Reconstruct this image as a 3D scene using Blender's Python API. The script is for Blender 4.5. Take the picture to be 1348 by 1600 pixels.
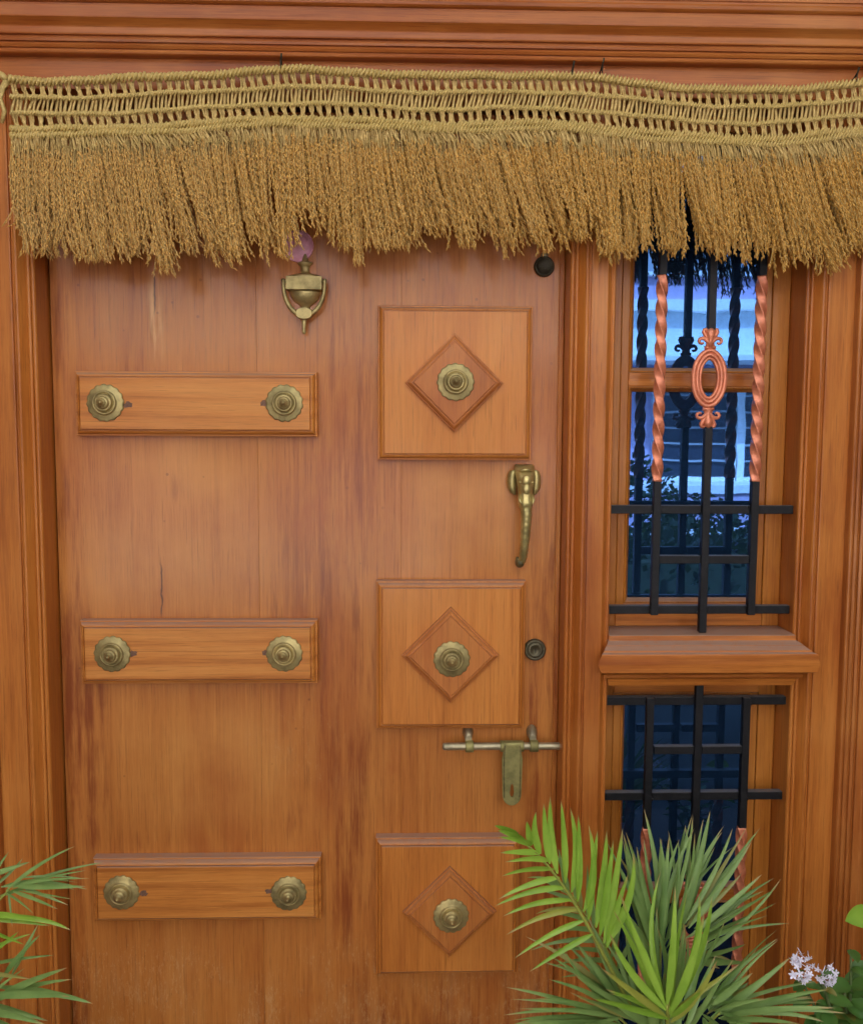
import bpy, math, random
import numpy as np
from mathutils import Vector, Matrix

random.seed(11); np.random.seed(11)
for o in list(bpy.data.objects): bpy.data.objects.remove(o, do_unlink=True)
SC = bpy.context.scene
COL = SC.collection
R = math.radians

# ---------------------------------------------------------------- camera
cam_d = bpy.data.cameras.new('camera'); cam = bpy.data.objects.new('camera', cam_d); COL.objects.link(cam)
cam_d.sensor_fit = 'VERTICAL'; cam_d.sensor_height = 24.0; cam_d.lens = 24.0 * 1420.0 / 1600.0
cam_d.clip_start = 0.02; cam_d.clip_end = 500
PITCH, YAW, ROLL = 0.08697, 0.02789, 0.004257
rot = Matrix.Rotation(-YAW, 3, 'Z') @ Matrix.Rotation(math.pi / 2 - PITCH, 3, 'X') @ Matrix.Rotation(ROLL, 3, 'Z')
cam.matrix_world = Matrix.Translation((0, -1.70, 1.45)) @ rot.to_4x4()
SC.camera = cam

# ---------------------------------------------------------------- sky, sun, exposure
SUN_EL, SUN_AZ = R(52), R(25)            # the sun stands behind the house: this front is in open shade
world = bpy.data.worlds.new('World'); SC.world = world; world.use_nodes = True
wn = world.node_tree.nodes; wl = world.node_tree.links
for n in list(wn): wn.remove(n)
sky = wn.new('ShaderNodeTexSky'); sky.sky_type = 'NISHITA'; sky.sun_disc = False
sky.sun_elevation = SUN_EL; sky.sun_rotation = SUN_AZ; sky.air_density = 1.2; sky.dust_density = 4.0; sky.ozone_density = 0.6
hs = wn.new('ShaderNodeHueSaturation'); hs.inputs['Saturation'].default_value = 0.16
bg = wn.new('ShaderNodeBackground'); bg.inputs['Strength'].default_value = 0.12
wo = wn.new('ShaderNodeOutputWorld')
wl.new(sky.outputs[0], hs.inputs['Color']); wl.new(hs.outputs[0], bg.inputs[0]); wl.new(bg.outputs[0], wo.inputs[0])
sd = bpy.data.lights.new('sun', 'SUN'); sd.energy = 3.0; sd.angle = R(0.6); sd.color = (1.0, 0.94, 0.86)
sun = bpy.data.objects.new('sun', sd); COL.objects.link(sun)
sdir = Vector((math.sin(SUN_AZ) * math.cos(SUN_EL), math.cos(SUN_AZ) * math.cos(SUN_EL), math.sin(SUN_EL)))
sun.rotation_euler = sdir.to_track_quat('Z', 'Y').to_euler(); sun.location = (3, 6, 9)
SC.view_settings.view_transform = 'Standard'; SC.view_settings.look = 'None'
SC.view_settings.exposure = 2.35; SC.view_settings.gamma = 1.0
SC.render.engine = 'CYCLES'; SC.cycles.use_denoising = True; SC.cycles.max_bounces = 8

# ---------------------------------------------------------------- helpers
WO = {}                                   # world origin of every object built here
def tag(o, label=None, cat=None, group=None, kind=None):
    if label: o['label'] = label
    if cat: o['category'] = cat
    if group: o['group'] = group
    if kind: o['kind'] = kind
    return o
def place(o, origin, parent):
    WO[o] = Vector(origin)
    if parent is not None:
        o.parent = parent; o.location = WO[o] - WO[parent]
    else: o.location = WO[o]
    COL.objects.link(o); return o
def empty(name, loc):
    o = bpy.data.objects.new(name, None); o.empty_display_size = 0.05
    return place(o, loc, None)
def clone(o, origin, parent):
    c = o.copy(); return place(c, origin, parent)

class MB:
    def __init__(s): s.v = []; s.f = []; s.s = []
    def add(s, vs, fs, smooth=False):
        b = len(s.v); s.v += [tuple(p) for p in vs]
        for f in fs: s.f.append(tuple(i + b for i in f)); s.s.append(smooth)
    def loft(s, rings, smooth=False, cap0=True, cap1=True, closed=True):
        n = len(rings[0]); b = len(s.v)
        for r in rings: s.v += [tuple(p) for p in r]
        for k in range(len(rings) - 1):
            for i in range(n if closed else n - 1):
                j = (i + 1) % n
                s.f.append((b + k*n + i, b + k*n + j, b + (k+1)*n + j, b + (k+1)*n + i)); s.s.append(smooth)
        if cap0: s.f.append(tuple(b + i for i in range(n))[::-1]); s.s.append(False)
        if cap1: s.f.append(tuple(b + (len(rings)-1)*n + i for i in range(n))); s.s.append(False)
    def box(s, a, c, bev=0.0):
        (x0, y0, z0), (x1, y1, z1) = a, c
        if bev <= 0:
            s.add([(x0,y0,z0),(x1,y0,z0),(x1,y1,z0),(x0,y1,z0),(x0,y0,z1),(x1,y0,z1),(x1,y1,z1),(x0,y1,z1)],
                  [(0,3,2,1),(4,5,6,7),(0,1,5,4),(1,2,6,5),(2,3,7,6),(3,0,4,7)]); return
        b = bev
        def ring(i, z):
            X0, X1, Y0, Y1 = x0+i, x1-i, y0+i, y1-i; k = b if i == 0 else b * .5
            return [(X0+k,Y0,z),(X1-k,Y0,z),(X1,Y0+k,z),(X1,Y1-k,z),(X1-k,Y1,z),(X0+k,Y1,z),(X0,Y1-k,z),(X0,Y0+k,z)]
        s.loft([ring(b, z0), ring(0, z0+b), ring(0, z1-b), ring(b, z1)])
    def tube(s, path, r, n=8, smooth=True, cap=True, flat=1.0, up=None):
        P = [Vector(p) for p in path]; m = len(P)
        rr = r if hasattr(r, '__len__') else [r] * m
        T = [(P[min(i+1, m-1)] - P[max(i-1, 0)]).normalized() for i in range(m)]
        u = Vector(up) if up else (Vector((0,0,1)) if abs(T[0].z) < .9 else Vector((1,0,0)))
        rings = []
        for i in range(m):
            u = (u - T[i] * u.dot(T[i]))
            u = u.normalized() if u.length > 1e-6 else T[i].orthogonal().normalized()
            w = T[i].cross(u)
            rings.append([P[i] + (u * math.cos(2*math.pi*k/n) * flat + w * math.sin(2*math.pi*k/n)) * rr[i] for k in range(n)])
        s.loft(rings, smooth, cap, cap)
    def lathe(s, prof, c, axis=(0,-1,0), n=24, smooth=True, rmod=None):
        a = Vector(axis).normalized(); u = a.orthogonal().normalized()
        if abs(a.y) > .9: u = Vector((1,0,0))
        w = a.cross(u); c = Vector(c); rings = []
        for q, (r, h) in enumerate(prof):
            rings.append([c + a*h + (u*math.cos(2*math.pi*k/n) + w*math.sin(2*math.pi*k/n)) * max(r * (rmod(q, k, n) if rmod else 1), 1e-5) for k in range(n)])
        s.loft(rings, smooth, True, True)
    def ball(s, c, rad, n=14, m=9, smooth=True):
        c = Vector(c); rx, ry, rz = rad; rings = []
        for i in range(m + 1):
            t = math.pi * i / m; q = max(math.sin(t), 1e-3)
            rings.append([c + Vector((rx*q*math.cos(2*math.pi*k/n), ry*q*math.sin(2*math.pi*k/n), -rz*math.cos(t))) for k in range(n)])
        s.loft(rings, smooth)
    def extrude_z(s, prof, z0, z1):        # closed profile of (x, y)
        s.loft([[(x, y, z0) for x, y in prof], [(x, y, z1) for x, y in prof]])
    def build(s, name, mat, parent=None, origin=None, fix=True):
        V = np.array(s.v, float)
        if origin is None: origin = (V.min(0) + V.max(0)) / 2
        me = bpy.data.meshes.new(name); me.from_pydata((V - np.array(origin)).tolist(), [], s.f)
        me.polygons.foreach_set('use_smooth', s.s)
        if fix:
            import bmesh
            bm = bmesh.new(); bm.from_mesh(me); bmesh.ops.recalc_face_normals(bm, faces=bm.faces[:]); bm.to_mesh(me); bm.free()
        me.update(); me.materials.append(mat)
        o = bpy.data.objects.new(name, me)
        return place(o, origin, parent)

def mesh_np(name, V, F, mat, parent=None, smooth=False, origin=None):
    V = np.asarray(V, np.float32); F = np.asarray(F, np.int32); k = F.shape[1]
    if origin is None: origin = (V.min(0) + V.max(0)) / 2
    me = bpy.data.meshes.new(name); me.vertices.add(len(V)); me.vertices.foreach_set('co', (V - np.array(origin, np.float32)).ravel())
    me.loops.add(F.size); me.loops.foreach_set('vertex_index', F.ravel())
    me.polygons.add(len(F)); me.polygons.foreach_set('loop_start', np.arange(0, F.size, k, dtype=np.int32))
    me.polygons.foreach_set('use_smooth', np.full(len(F), smooth, bool))
    me.update(calc_edges=True); me.validate(); me.materials.append(mat)
    return place(bpy.data.objects.new(name, me), origin, parent)

# ---------------------------------------------------------------- materials
class NT:
    def __init__(s, name):
        s.m = bpy.data.materials.new(name); s.m.use_nodes = True; s.t = s.m.node_tree
        for n in list(s.t.nodes): s.t.nodes.remove(n)
        s.out = s.t.nodes.new('ShaderNodeOutputMaterial')
    def n(s, kind, **kw):
        q = s.t.nodes.new(kind)
        for k, v in kw.items(): setattr(q, k, v)
        return q
    def link(s, a, b): s.t.links.new(a, b)
    def setin(s, sock, val):
        if isinstance(val, bpy.types.NodeSocket): s.link(val, sock)
        else: sock.default_value = val
    def math(s, op, a, b=0.0, c=None, clamp=False):
        q = s.n('ShaderNodeMath', operation=op, use_clamp=clamp); s.setin(q.inputs[0], a); s.setin(q.inputs[1], b)
        if c is not None: s.setin(q.inputs[2], c)
        return q.outputs[0]
    def vmath(s, op, a, b):
        q = s.n('ShaderNodeVectorMath', operation=op); s.setin(q.inputs[0], a); s.setin(q.inputs[1], b); return q.outputs[0]
    def step(s, x, a, b, lo=0.0, hi=1.0):
        q = s.n('ShaderNodeMapRange', interpolation_type='SMOOTHSTEP'); s.setin(q.inputs[0], x)
        q.inputs[1].default_value = a; q.inputs[2].default_value = b; q.inputs[3].default_value = lo; q.inputs[4].default_value = hi
        return q.outputs[0]
    def mix(s, f, a, b, blend='MIX'):
        q = s.n('ShaderNodeMix', data_type='RGBA', blend_type=blend); s.setin(q.inputs[0], f)
        for i, v in ((6, a), (7, b)):
            s.setin(q.inputs[i], v if isinstance(v, bpy.types.NodeSocket) else (*v, 1.0))
        return q.outputs[2]
    def noise(s, vec, scale, detail=4, rough=.6, dist=0.0):
        q = s.n('ShaderNodeTexNoise'); s.link(vec, q.inputs['Vector']); q.inputs['Scale'].default_value = scale
        q.inputs['Detail'].default_value = detail; q.inputs['Roughness'].default_value = rough; q.inputs['Distortion'].default_value = dist
        return q.outputs[0]
    def bsdf(s, color, rough=.5, metal=0.0, coat=0.0, coat_r=.2, spec=.5, normal=None):
        p = s.n('ShaderNodeBsdfPrincipled')
        s.setin(p.inputs['Base Color'], color if isinstance(color, bpy.types.NodeSocket) else (*color, 1.0))
        s.setin(p.inputs['Roughness'], rough); s.setin(p.inputs['Metallic'], metal)
        p.inputs['Coat Weight'].default_value = coat; p.inputs['Coat Roughness'].default_value = coat_r
        p.inputs['Specular IOR Level'].default_value = spec
        if normal is not None: s.link(normal, p.inputs['Normal'])
        return p.outputs[0]
    def bump(s, h, strength, dist=.002):
        q = s.n('ShaderNodeBump'); q.inputs['Strength'].default_value = strength; q.inputs['Distance'].default_value = dist
        s.link(h, q.inputs['Height']); return q.outputs[0]
    def done(s, sh): s.link(sh, s.out.inputs[0]); return s.m

def wood(name, axis='Z', dark=(.25,.062,.010), mid=(.47,.153,.026), light=(.60,.238,.050), door=False, worn=0.0, rough=.44, coat=.24, figure=.25, dust_and_sheen=.75, redness=.42):
    t = NT(name)
    g = t.n('ShaderNodeNewGeometry'); oi = t.n('ShaderNodeObjectInfo')
    pos = g.outputs['Position']
    off = t.vmath('SCALE', (7.3, 3.1, 5.7), (0, 0, 0)); t.setin(off.node.inputs[3], oi.outputs['Random'])
    vec = t.vmath('ADD', pos, off)
    mp = t.n('ShaderNodeMapping'); t.link(vec, mp.inputs[0])
    mp.inputs['Scale'].default_value = (1, 1, .045) if axis == 'Z' else (.045, 1, 1)
    mp3 = t.n('ShaderNodeMapping'); t.link(vec, mp3.inputs[0]); mp3.inputs['Scale'].default_value = (1, 1, .16) if axis == 'Z' else (.16, 1, 1)
    v = mp.outputs[0]
    n_fine = t.noise(v, 330, 4, .7); n_mid = t.noise(v, 75, 5, .65, .5); n_big = t.noise(mp3.outputs[0], 9, 4, .6, .8)
    mp2 = t.n('ShaderNodeMapping'); t.link(vec, mp2.inputs[0]); mp2.inputs['Scale'].default_value = (1, 1, .16) if axis == 'Z' else (.16, 1, 1)
    wv = t.n('ShaderNodeTexWave', wave_type='BANDS', bands_direction='X' if axis == 'Z' else 'Z')
    t.link(mp2.outputs[0], wv.inputs[0]); wv.inputs['Scale'].default_value = 9; wv.inputs['Distortion'].default_value = 11
    wv.inputs['Detail'].default_value = 2.5; wv.inputs['Detail Scale'].default_value = .55
    fig = t.math('POWER', wv.outputs['Fac'], 3.0)
    f = t.math('ADD', t.math('MULTIPLY', n_big, .50), t.math('ADD', t.math('MULTIPLY', n_mid, .28), t.math('MULTIPLY', n_fine, .22)))
    f = t.math('SUBTRACT', f, t.math('MULTIPLY', fig, .09 * figure / .25))
    f = t.math('ADD', f, t.math('MULTIPLY', t.math('SUBTRACT', oi.outputs['Random'], .5), .05))
    cr = t.n('ShaderNodeValToRGB'); t.link(f, cr.inputs[0]); e = cr.color_ramp.elements
    e[0].position = .28; e[0].color = (*dark, 1); e[1].position = .70; e[1].color = (*light, 1)
    k = cr.color_ramp.elements.new(.46); k.color = (*mid, 1)
    c = cr.outputs[0]
    mp4 = t.n('ShaderNodeMapping'); t.link(vec, mp4.inputs[0]); mp4.inputs['Scale'].default_value = (1, 1, .022) if axis == 'Z' else (.022, 1, 1)
    pore = t.noise(mp4.outputs[0], 520, 3, .7); lines = t.noise(mp4.outputs[0], 190, 5, .75)
    c = t.mix(t.step(pore, .56, .70, 0, .50), c, tuple(x*.45 for x in dark))
    c = t.mix(t.step(lines, .30, .47, .50, 0), c, tuple(x*.8 for x in dark))
    c = t.mix(t.step(lines, .54, .68, 0, .42), c, tuple(min(1, x*1.15) for x in light))
    sep = t.n('ShaderNodeSeparateXYZ'); t.link(pos, sep.inputs[0]); X, Z = sep.outputs[0], sep.outputs[2]
    mpr = t.n('ShaderNodeMapping'); t.link(vec, mpr.inputs[0]); mpr.inputs['Scale'].default_value = (1, 1, .35) if axis == 'Z' else (.35, 1, 1)
    red = t.noise(mpr.outputs[0], 5.5, 5, .62, .6); c = t.mix(t.step(red, .48, .70, 0, redness), c, (.33, .068, .010))
    blot = t.noise(pos, 3.1, 3, .55); c = t.mix(t.step(blot, .50, .74, 0, .40), c, (.66, .27, .060))
    if door:                                   # old rain stains and a crack in the planks
        mps = t.n('ShaderNodeMapping'); t.link(pos, mps.inputs[0]); mps.inputs['Scale'].default_value = (1, 1, .07)
        st = t.noise(mps.outputs[0], 62, 5, .7)
        st2 = t.noise(pos, 4.2, 4, .6)
        tot = None
        for (x0, x1, z0, z1, sx, sz, a) in [(-.168,-.066,.42,.82,.028,.11,.48), (-.18,-.062,.82,1.30,.03,.15,.32), (-.72,-.598,.62,1.12,.026,.12,.48), (-.72,-.635,.05,.62,.03,.10,.50),
                                             (-.262,-.180,.615,.72,.03,.05,.42), (-.055,.24,.05,.335,.006,.04,.34), (.235,.32,.10,1.25,.02,.2,.36), (-.17,-.060,1.36,1.80,.03,.15,.30),
                                             (-.62,-.46,.60,.66,.05,.03,.30), (-.68,-.63,1.12,1.80,.02,.15,.34), (-.50,-.42,1.30,1.37,.03,.04,.34)]:
            b = t.math('MULTIPLY', t.math('MULTIPLY', t.step(X, x0-sx, x0+sx), t.step(X, x1-sx, x1+sx, 1, 0)),
                       t.math('MULTIPLY', t.step(Z, z0-sz, z0+sz), t.step(Z, z1-sz, z1+sz, 1, 0)))
            b = t.math('MULTIPLY', b, a); tot = b if tot is None else t.math('ADD', tot, b)
        s_ = t.math('ADD', t.math('MULTIPLY', t.math('SUBTRACT', st, .5), 1.7), t.math('MULTIPLY', t.math('SUBTRACT', st2, .5), .7))
        m = t.step(t.math('ADD', tot, s_), .18, .74, 0, .88)
        c = t.mix(m, c, (.215, .042, .007))
        fade = t.math('MULTIPLY', t.math('MULTIPLY', t.step(X, -.66, -.56), t.step(X, -.36, -.20, 1, 0)), t.math('MULTIPLY', t.step(Z, 1.06, 1.20), t.step(Z, 1.34, 1.50, 1, 0)))
        fade = t.math('ADD', fade, t.math('MULTIPLY', t.math('MULTIPLY', t.step(X, -.02, .04), t.step(X, .18, .26, 1, 0)), t.math('MULTIPLY', t.step(Z, 1.14, 1.22), t.step(Z, 1.34, 1.42, 1, 0))))
        fade = t.math('ADD', fade, t.math('MULTIPLY', t.math('MULTIPLY', t.step(X, -.62, -.50), t.step(X, -.30, -.18, 1, 0)), t.math('MULTIPLY', t.step(Z, .62, .74), t.step(Z, .82, .95, 1, 0))))
        c = t.mix(t.math('MULTIPLY', fade, t.step(st2, .30, .70, .1, .62)), c, (.70, .31, .075))
        # crack
        wob = t.math('MULTIPLY', t.math('SUBTRACT', t.noise(pos, 22, 3, .6), .5), .012)
        xc = t.math('ABSOLUTE', t.math('ADD', t.math('ADD', X, wob), .479))
        zr = t.math('MULTIPLY', t.step(Z, 1.08, 1.10), t.step(Z, 1.17, 1.215, 1, 0))
        zr2 = t.math('MULTIPLY', t.step(Z, 1.665, 1.69), t.step(Z, 1.735, 1.76, 1, 0))
        ck = t.math('MULTIPLY', t.step(xc, .0006, .0022, 1, 0), t.math('ADD', zr, zr2))
        pale_streak = t.math('MULTIPLY', t.step(xc, .002, .02, 1, 0), t.math('MULTIPLY', t.step(Z, 1.56, 1.60), t.step(Z, 1.70, 1.76, 1, 0)))  # pale streak in the wood along the upper crack
        c = t.mix(t.math('MULTIPLY', t.math('MULTIPLY', pale_streak, t.step(st, .38, .60)), .85), c, (.76, .42, .14))
        c = t.mix(t.math('MULTIPLY', ck, .85), c, (.06, .018, .008))
        # small pits and drips
        vo = t.n('ShaderNodeTexVoronoi'); t.link(pos, vo.inputs['Vector']); vo.inputs['Scale'].default_value = 26
        pit = t.math('MULTIPLY', t.step(vo.outputs['Distance'], .05, .10, 1, 0), t.step(t.noise(pos, 5, 2), .5, .6))
        c = t.mix(t.math('MULTIPLY', pit, .45), c, (.10, .03, .012))
    if worn > 0:                               # varnish flaked off in small specks, most of it low down
        mpw = t.n('ShaderNodeMapping'); t.link(pos, mpw.inputs[0]); mpw.inputs['Scale'].default_value = (1, 1, .30)
        w = t.noise(mpw.outputs[0], 260, 3, .75)
        low = t.step(Z, .26, .50, 1, 0); band = t.math('MULTIPLY', t.math('MULTIPLY', t.step(Z, .66, .76), t.step(Z, .84, .98, 1, 0)), t.math('MULTIPLY', t.step(X, -.40, -.26), t.step(X, -.12, -.05, 1, 0)))
        wz = t.math('MULTIPLY', t.math('ADD', low, t.math('MULTIPLY', band, .28)), t.step(t.noise(pos, 7.5, 4, .6), .36, .60))
        mpx = t.n('ShaderNodeMapping'); t.link(pos, mpx.inputs[0]); mpx.inputs['Scale'].default_value = (1, 1, .12)
        pale = t.step(t.noise(mpx.outputs[0], 40, 4, .65), .40, .66)
        c = t.mix(t.math('MULTIPLY', t.math('MULTIPLY', wz, pale), .42*worn), c, (.56, .30, .115))
        wm = t.math('MULTIPLY', t.step(t.math('ADD', w, t.math('MULTIPLY', wz, .09)), .60, .66), t.step(wz, .04, .4))
        c = t.mix(t.math('MULTIPLY', wm, worn*.32), c, (.64, .38, .16))
        w2 = t.noise(mpw.outputs[0], 210, 3, .7)
        c = t.mix(t.math('MULTIPLY', t.math('MULTIPLY', t.step(w2, .62, .70), t.step(wz, .05, .5)), worn*.45), c, (.16, .045, .012))
    nz = t.n('ShaderNodeSeparateXYZ'); t.link(g.outputs['Normal'], nz.inputs[0])
    du = t.math('MULTIPLY', t.step(nz.outputs[2], .45, .95), t.step(t.noise(pos, 60, 4, .7), .18, .55, .45, 1.0))
    du = t.math('MULTIPLY', du, dust_and_sheen)
    c = t.mix(du, c, (.38, .255, .19))  # greys upward faces: dust together with sky reflection painted into the colour
    r = t.math('ADD', rough, t.math('ADD', t.math('MULTIPLY', t.math('SUBTRACT', n_mid, .5), .25), t.math('MULTIPLY', du, .35)))
    nm = t.bump(t.math('ADD', n_fine, t.math('MULTIPLY', n_mid, .8)), .16, .0012)
    return t.done(t.bsdf(c, r, 0, coat, .15, .24, nm))

def brass(name, base=(.58,.455,.18), pat=(.26,.205,.08), rough=.40, hi=.5):
    t = NT(name); tc = t.n('ShaderNodeNewGeometry'); p = tc.outputs['Position']
    n1 = t.noise(p, 45, 4, .6); n2 = t.noise(p, 500, 3, .6)
    oi = t.n('ShaderNodeObjectInfo'); m = t.math('ADD', t.step(n1, .38, .70, 0, .60), t.math('MULTIPLY', oi.outputs['Random'], .48), clamp=True); c = t.mix(m, base, pat)
    flecks = t.math('MULTIPLY', t.step(n2, .5, .75), .35); c = t.mix(flecks, c, (.20, .19, .09))  # random flecks of patina from the fine noise
    r = t.math('ADD', rough, t.math('MULTIPLY', m, .16))
    return t.done(t.bsdf(c, r, .62, 0, .2, .5, t.bump(n2, .06, .0004)))
def plain(name, color, rough=.5, metal=0.0, var=.25, scale=30, coat=0.0, bumpy=.0):
    t = NT(name); tc = t.n('ShaderNodeNewGeometry'); oi = t.n('ShaderNodeObjectInfo')
    n1 = t.noise(tc.outputs['Position'], scale, 4, .6)
    f = t.math('ADD', t.step(n1, .25, .75), t.math('MULTIPLY', t.math('SUBTRACT', oi.outputs['Random'], .5), .5), clamp=True)
    c = t.mix(f, tuple(x * (1 - var) for x in color), tuple(min(1, x * (1 + var)) for x in color))
    nm = t.bump(n1, bumpy, .002) if bumpy else None
    return t.done(t.bsdf(c, rough, metal, coat, .2, .5, nm))
def leaf_mat(name, a, b, trans=.16, rough=.36, tip=None):
    t = NT(name); g = t.n('ShaderNodeNewGeometry'); oi = t.n('ShaderNodeObjectInfo')
    n1 = t.noise(g.outputs['Position'], 22, 3, .6)
    f = t.math('ADD', t.math('MULTIPLY', t.step(n1, .3, .7), .5), t.math('MULTIPLY', oi.outputs['Random'], .5))
    c = t.mix(f, a, b)
    br = t.math('GREATER_THAN', oi.outputs['Random'], .93); c = t.mix(t.math('MULTIPLY', br, .55), c, (.40, .27, .06))
    at = t.n('ShaderNodeAttribute'); at.attribute_name = 'tip'
    c = t.mix(t.math('MULTIPLY', t.step(t.math('ADD', at.outputs['Fac'], t.math('MULTIPLY', oi.outputs['Random'], .10)), .90, 1.02), .85), c, (.42, .27, .10))
    p = t.bsdf(c, rough, 0, 0, .2, .5)
    tr = t.n('ShaderNodeBsdfTranslucent'); t.link(t.mix(.5, c, (.30, .42, .03)), tr.inputs[0])
    mx = t.n('ShaderNodeMixShader'); mx.inputs[0].default_value = trans; t.link(p, mx.inputs[1]); t.link(tr.outputs[0], mx.inputs[2])
    return t.done(mx.outputs[0])

M_door = wood('door_teak', 'Z', door=True, worn=.75, figure=.06, coat=.40)
M_post = wood('frame_teak_upright', 'Z', dark=(.26,.062,.009), mid=(.50,.158,.024), light=(.62,.240,.046), worn=.30, figure=.12)
M_arch = wood('casing_teak_upright', 'Z', dark=(.17,.04,.007), mid=(.38,.11,.017), light=(.55,.21,.05), worn=.9, figure=.12)
M_beam = wood('frame_teak_level', 'X', dark=(.17,.036,.006), mid=(.37,.10,.015), light=(.50,.17,.032), figure=.2)
M_sill = wood('sill_teak', 'X', dark=(.28,.07,.009), mid=(.54,.175,.026), light=(.66,.26,.05), dust_and_sheen=.82)
M_bar = wood('bar_teak', 'X', dark=(.38,.110,.017), mid=(.60,.212,.037), light=(.71,.305,.068), figure=.38, redness=.18)
M_sq = wood('panel_teak', 'Z', dark=(.40,.115,.017), mid=(.59,.200,.033), light=(.69,.275,.056), figure=.14, redness=.18)
M_dia = wood('diamond_teak', 'Z', dark=(.32,.088,.016), mid=(.52,.168,.034), light=(.62,.235,.055), figure=.15)
M_sash = wood('sash_teak', 'Z', dark=(.25,.065,.009), mid=(.46,.155,.02), light=(.58,.235,.04), figure=.12)
M_brass = brass('aged_brass'); M_brass_d = brass('dark_brass', (.30,.235,.09), (.10,.08,.035), .42); M_brass_h = brass('olive_brass', (.44,.38,.135), (.24,.215,.075), .48)
M_brass_k = brass('blackened_brass', (.15,.125,.065), (.06,.05,.03), .42)
M_brass_e = brass('rubbed_brass', (.66,.53,.20), (.22,.175,.06), .27)
M_steel = brass('pitted_plating', (.50,.42,.25), (.26,.22,.13), .36)
M_bronze = brass('dark_bronze', (.055,.045,.024), (.03,.025,.016), .40)
M_dark = plain('blackened_gap', (.02,.012,.008), .9)
M_putty = plain('dark_putty', (.17,.085,.050), .8, 0, .3, 300)
def iron():
    t = NT('black_iron'); g = t.n('ShaderNodeNewGeometry'); p = g.outputs['Position']
    n1 = t.noise(p, 90, 5, .7); nz = t.n('ShaderNodeSeparateXYZ'); t.link(g.outputs['Normal'], nz.inputs[0])
    c = t.mix(t.step(n1, .45, .75), (.0055,.0055,.0065), (.016,.015,.015))
    du = t.math('MULTIPLY', t.step(nz.outputs[2], .5, .95), t.step(n1, .2, .5, .5, .9)); c = t.mix(du, c, (.15,.14,.135))
    return t.done(t.bsdf(c, t.math('ADD', .38, t.math('MULTIPLY', n1, .25)), 0, 0, .2, .35, t.bump(n1, .35, .0010)))
M_iron = iron()
def copper():
    t = NT('copper_paint'); g = t.n('ShaderNodeNewGeometry'); p = g.outputs['Position']
    n1 = t.noise(p, 60, 5, .65); n2 = t.noise(p, 260, 3, .6)
    c = t.mix(t.step(n1, .35, .7), (.80,.27,.135), (.58,.175,.085)); c = t.mix(t.step(n2, .66, .74, 0, .5), c, (.16,.05,.03))
    return t.done(t.bsdf(c, .34, .30, .1, .2, .5, t.bump(n2, .15, .0006)))
M_copper = copper()
def glass():
    t = NT('blue_mirror_glass'); g = t.n('ShaderNodeNewGeometry')
    n1 = t.noise(g.outputs['Position'], 5.5, 2, .5)
    d = t.noise(g.outputs['Position'], 130, 4, .7)
    gl = t.n('ShaderNodeBsdfGlossy'); gl.inputs['Color'].default_value = (.062, .155, .385, 1); gl.inputs['Roughness'].default_value = .012
    t.link(t.bump(n1, .05, .004), gl.inputs['Normal'])
    df = t.n('ShaderNodeBsdfDiffuse'); df.inputs['Color'].default_value = (.030, .085, .195, 1)
    mx = t.n('ShaderNodeMixShader'); t.link(t.step(d, .3, .9, .20, .36), mx.inputs[0]); t.link(gl.outputs[0], mx.inputs[1]); t.link(df.outputs[0], mx.inputs[2])
    return t.done(mx.outputs[0])
M_glass = glass()
def straw(name, a, b, c3, scale):
    t = NT(name); g = t.n('ShaderNodeNewGeometry'); p = g.outputs['Position']
    n1 = t.noise(p, scale, 2, .6); n2 = t.noise(p, 9, 3, .6)
    c = t.mix(t.step(n1, .3, .7), a, b); c = t.mix(t.step(n2, .42, .72, 0, .6), c, c3)
    mp = t.n('ShaderNodeMapping'); t.link(p, mp.inputs[0]); mp.inputs['Scale'].default_value = (1, 1, .08)
    n3 = t.noise(mp.outputs[0], 150, 3, .7); c = t.mix(t.step(n3, .34, .54, .30, 0), c, tuple(x*.55 for x in a))
    pr = t.bsdf(c, .5, 0, 0, .2, .35)
    tr = t.n('ShaderNodeBsdfTranslucent'); t.link(c, tr.inputs[0]); mx = t.n('ShaderNodeMixShader'); mx.inputs[0].default_value = .15
    t.link(pr, mx.inputs[1]); t.link(tr.outputs[0], mx.inputs[2]); return t.done(mx.outputs[0])
M_grain = straw('rice_grain', (.50,.240,.042), (.90,.520,.118), (.72,.41,.105), 200)
M_straw = straw('pale_straw', (.62,.41,.125), (.86,.62,.23), (.70,.49,.165), 160)
M_cord = straw('straw_cord', (.58,.41,.125), (.80,.59,.21), (.66,.48,.145), 260)
M_leafA = leaf_mat('palm_leaf_bright', (.19,.37,.028), (.37,.57,.070))
M_leafB = leaf_mat('palm_leaf_dull', (.15,.27,.065), (.29,.43,.12), .14, .42)
M_leafC = leaf_mat('broad_leaf_green', (.055,.15,.028), (.13,.27,.05), .25, .40)
M_rachis = plain('palm_rib', (.30,.32,.05), .5, 0, .2, 40)
M_stem = plain('green_stem', (.12,.17,.05), .6, 0, .25, 60)
M_petal = plain('lilac_petal', (.84,.80,.90), .55, 0, .08, 200)
M_terra = plain('terracotta', (.36,.13,.07), .8, 0, .25, 18, 0, .3)
M_soil = plain('potting_soil', (.035,.022,.014), .95, 0, .4, 90, 0, .8)
M_pink = plain('pink_plastic', (.96,.40,.50), .35, 0, .2, 90)
M_floor = plain('porch_tile', (.09,.05,.035), .8, 0, .2, 8)
M_ground = plain('paving_ground', (.045,.042,.036), .95, 0, .2, 3, 0, .2)
M_plaster = plain('cream_plaster', (.62,.55,.45), .85, 0, .06, 5, 0, .15)
M_blocker = plain('dark_light_blocker', (.10,.045,.03), .9, 0, .3, 12, 0, .4)  # kept dark for the added side walls, to limit side light
M_lilac = plain('lilac_stucco', (.50,.40,.56), .85, 0, .05, 4)
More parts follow.
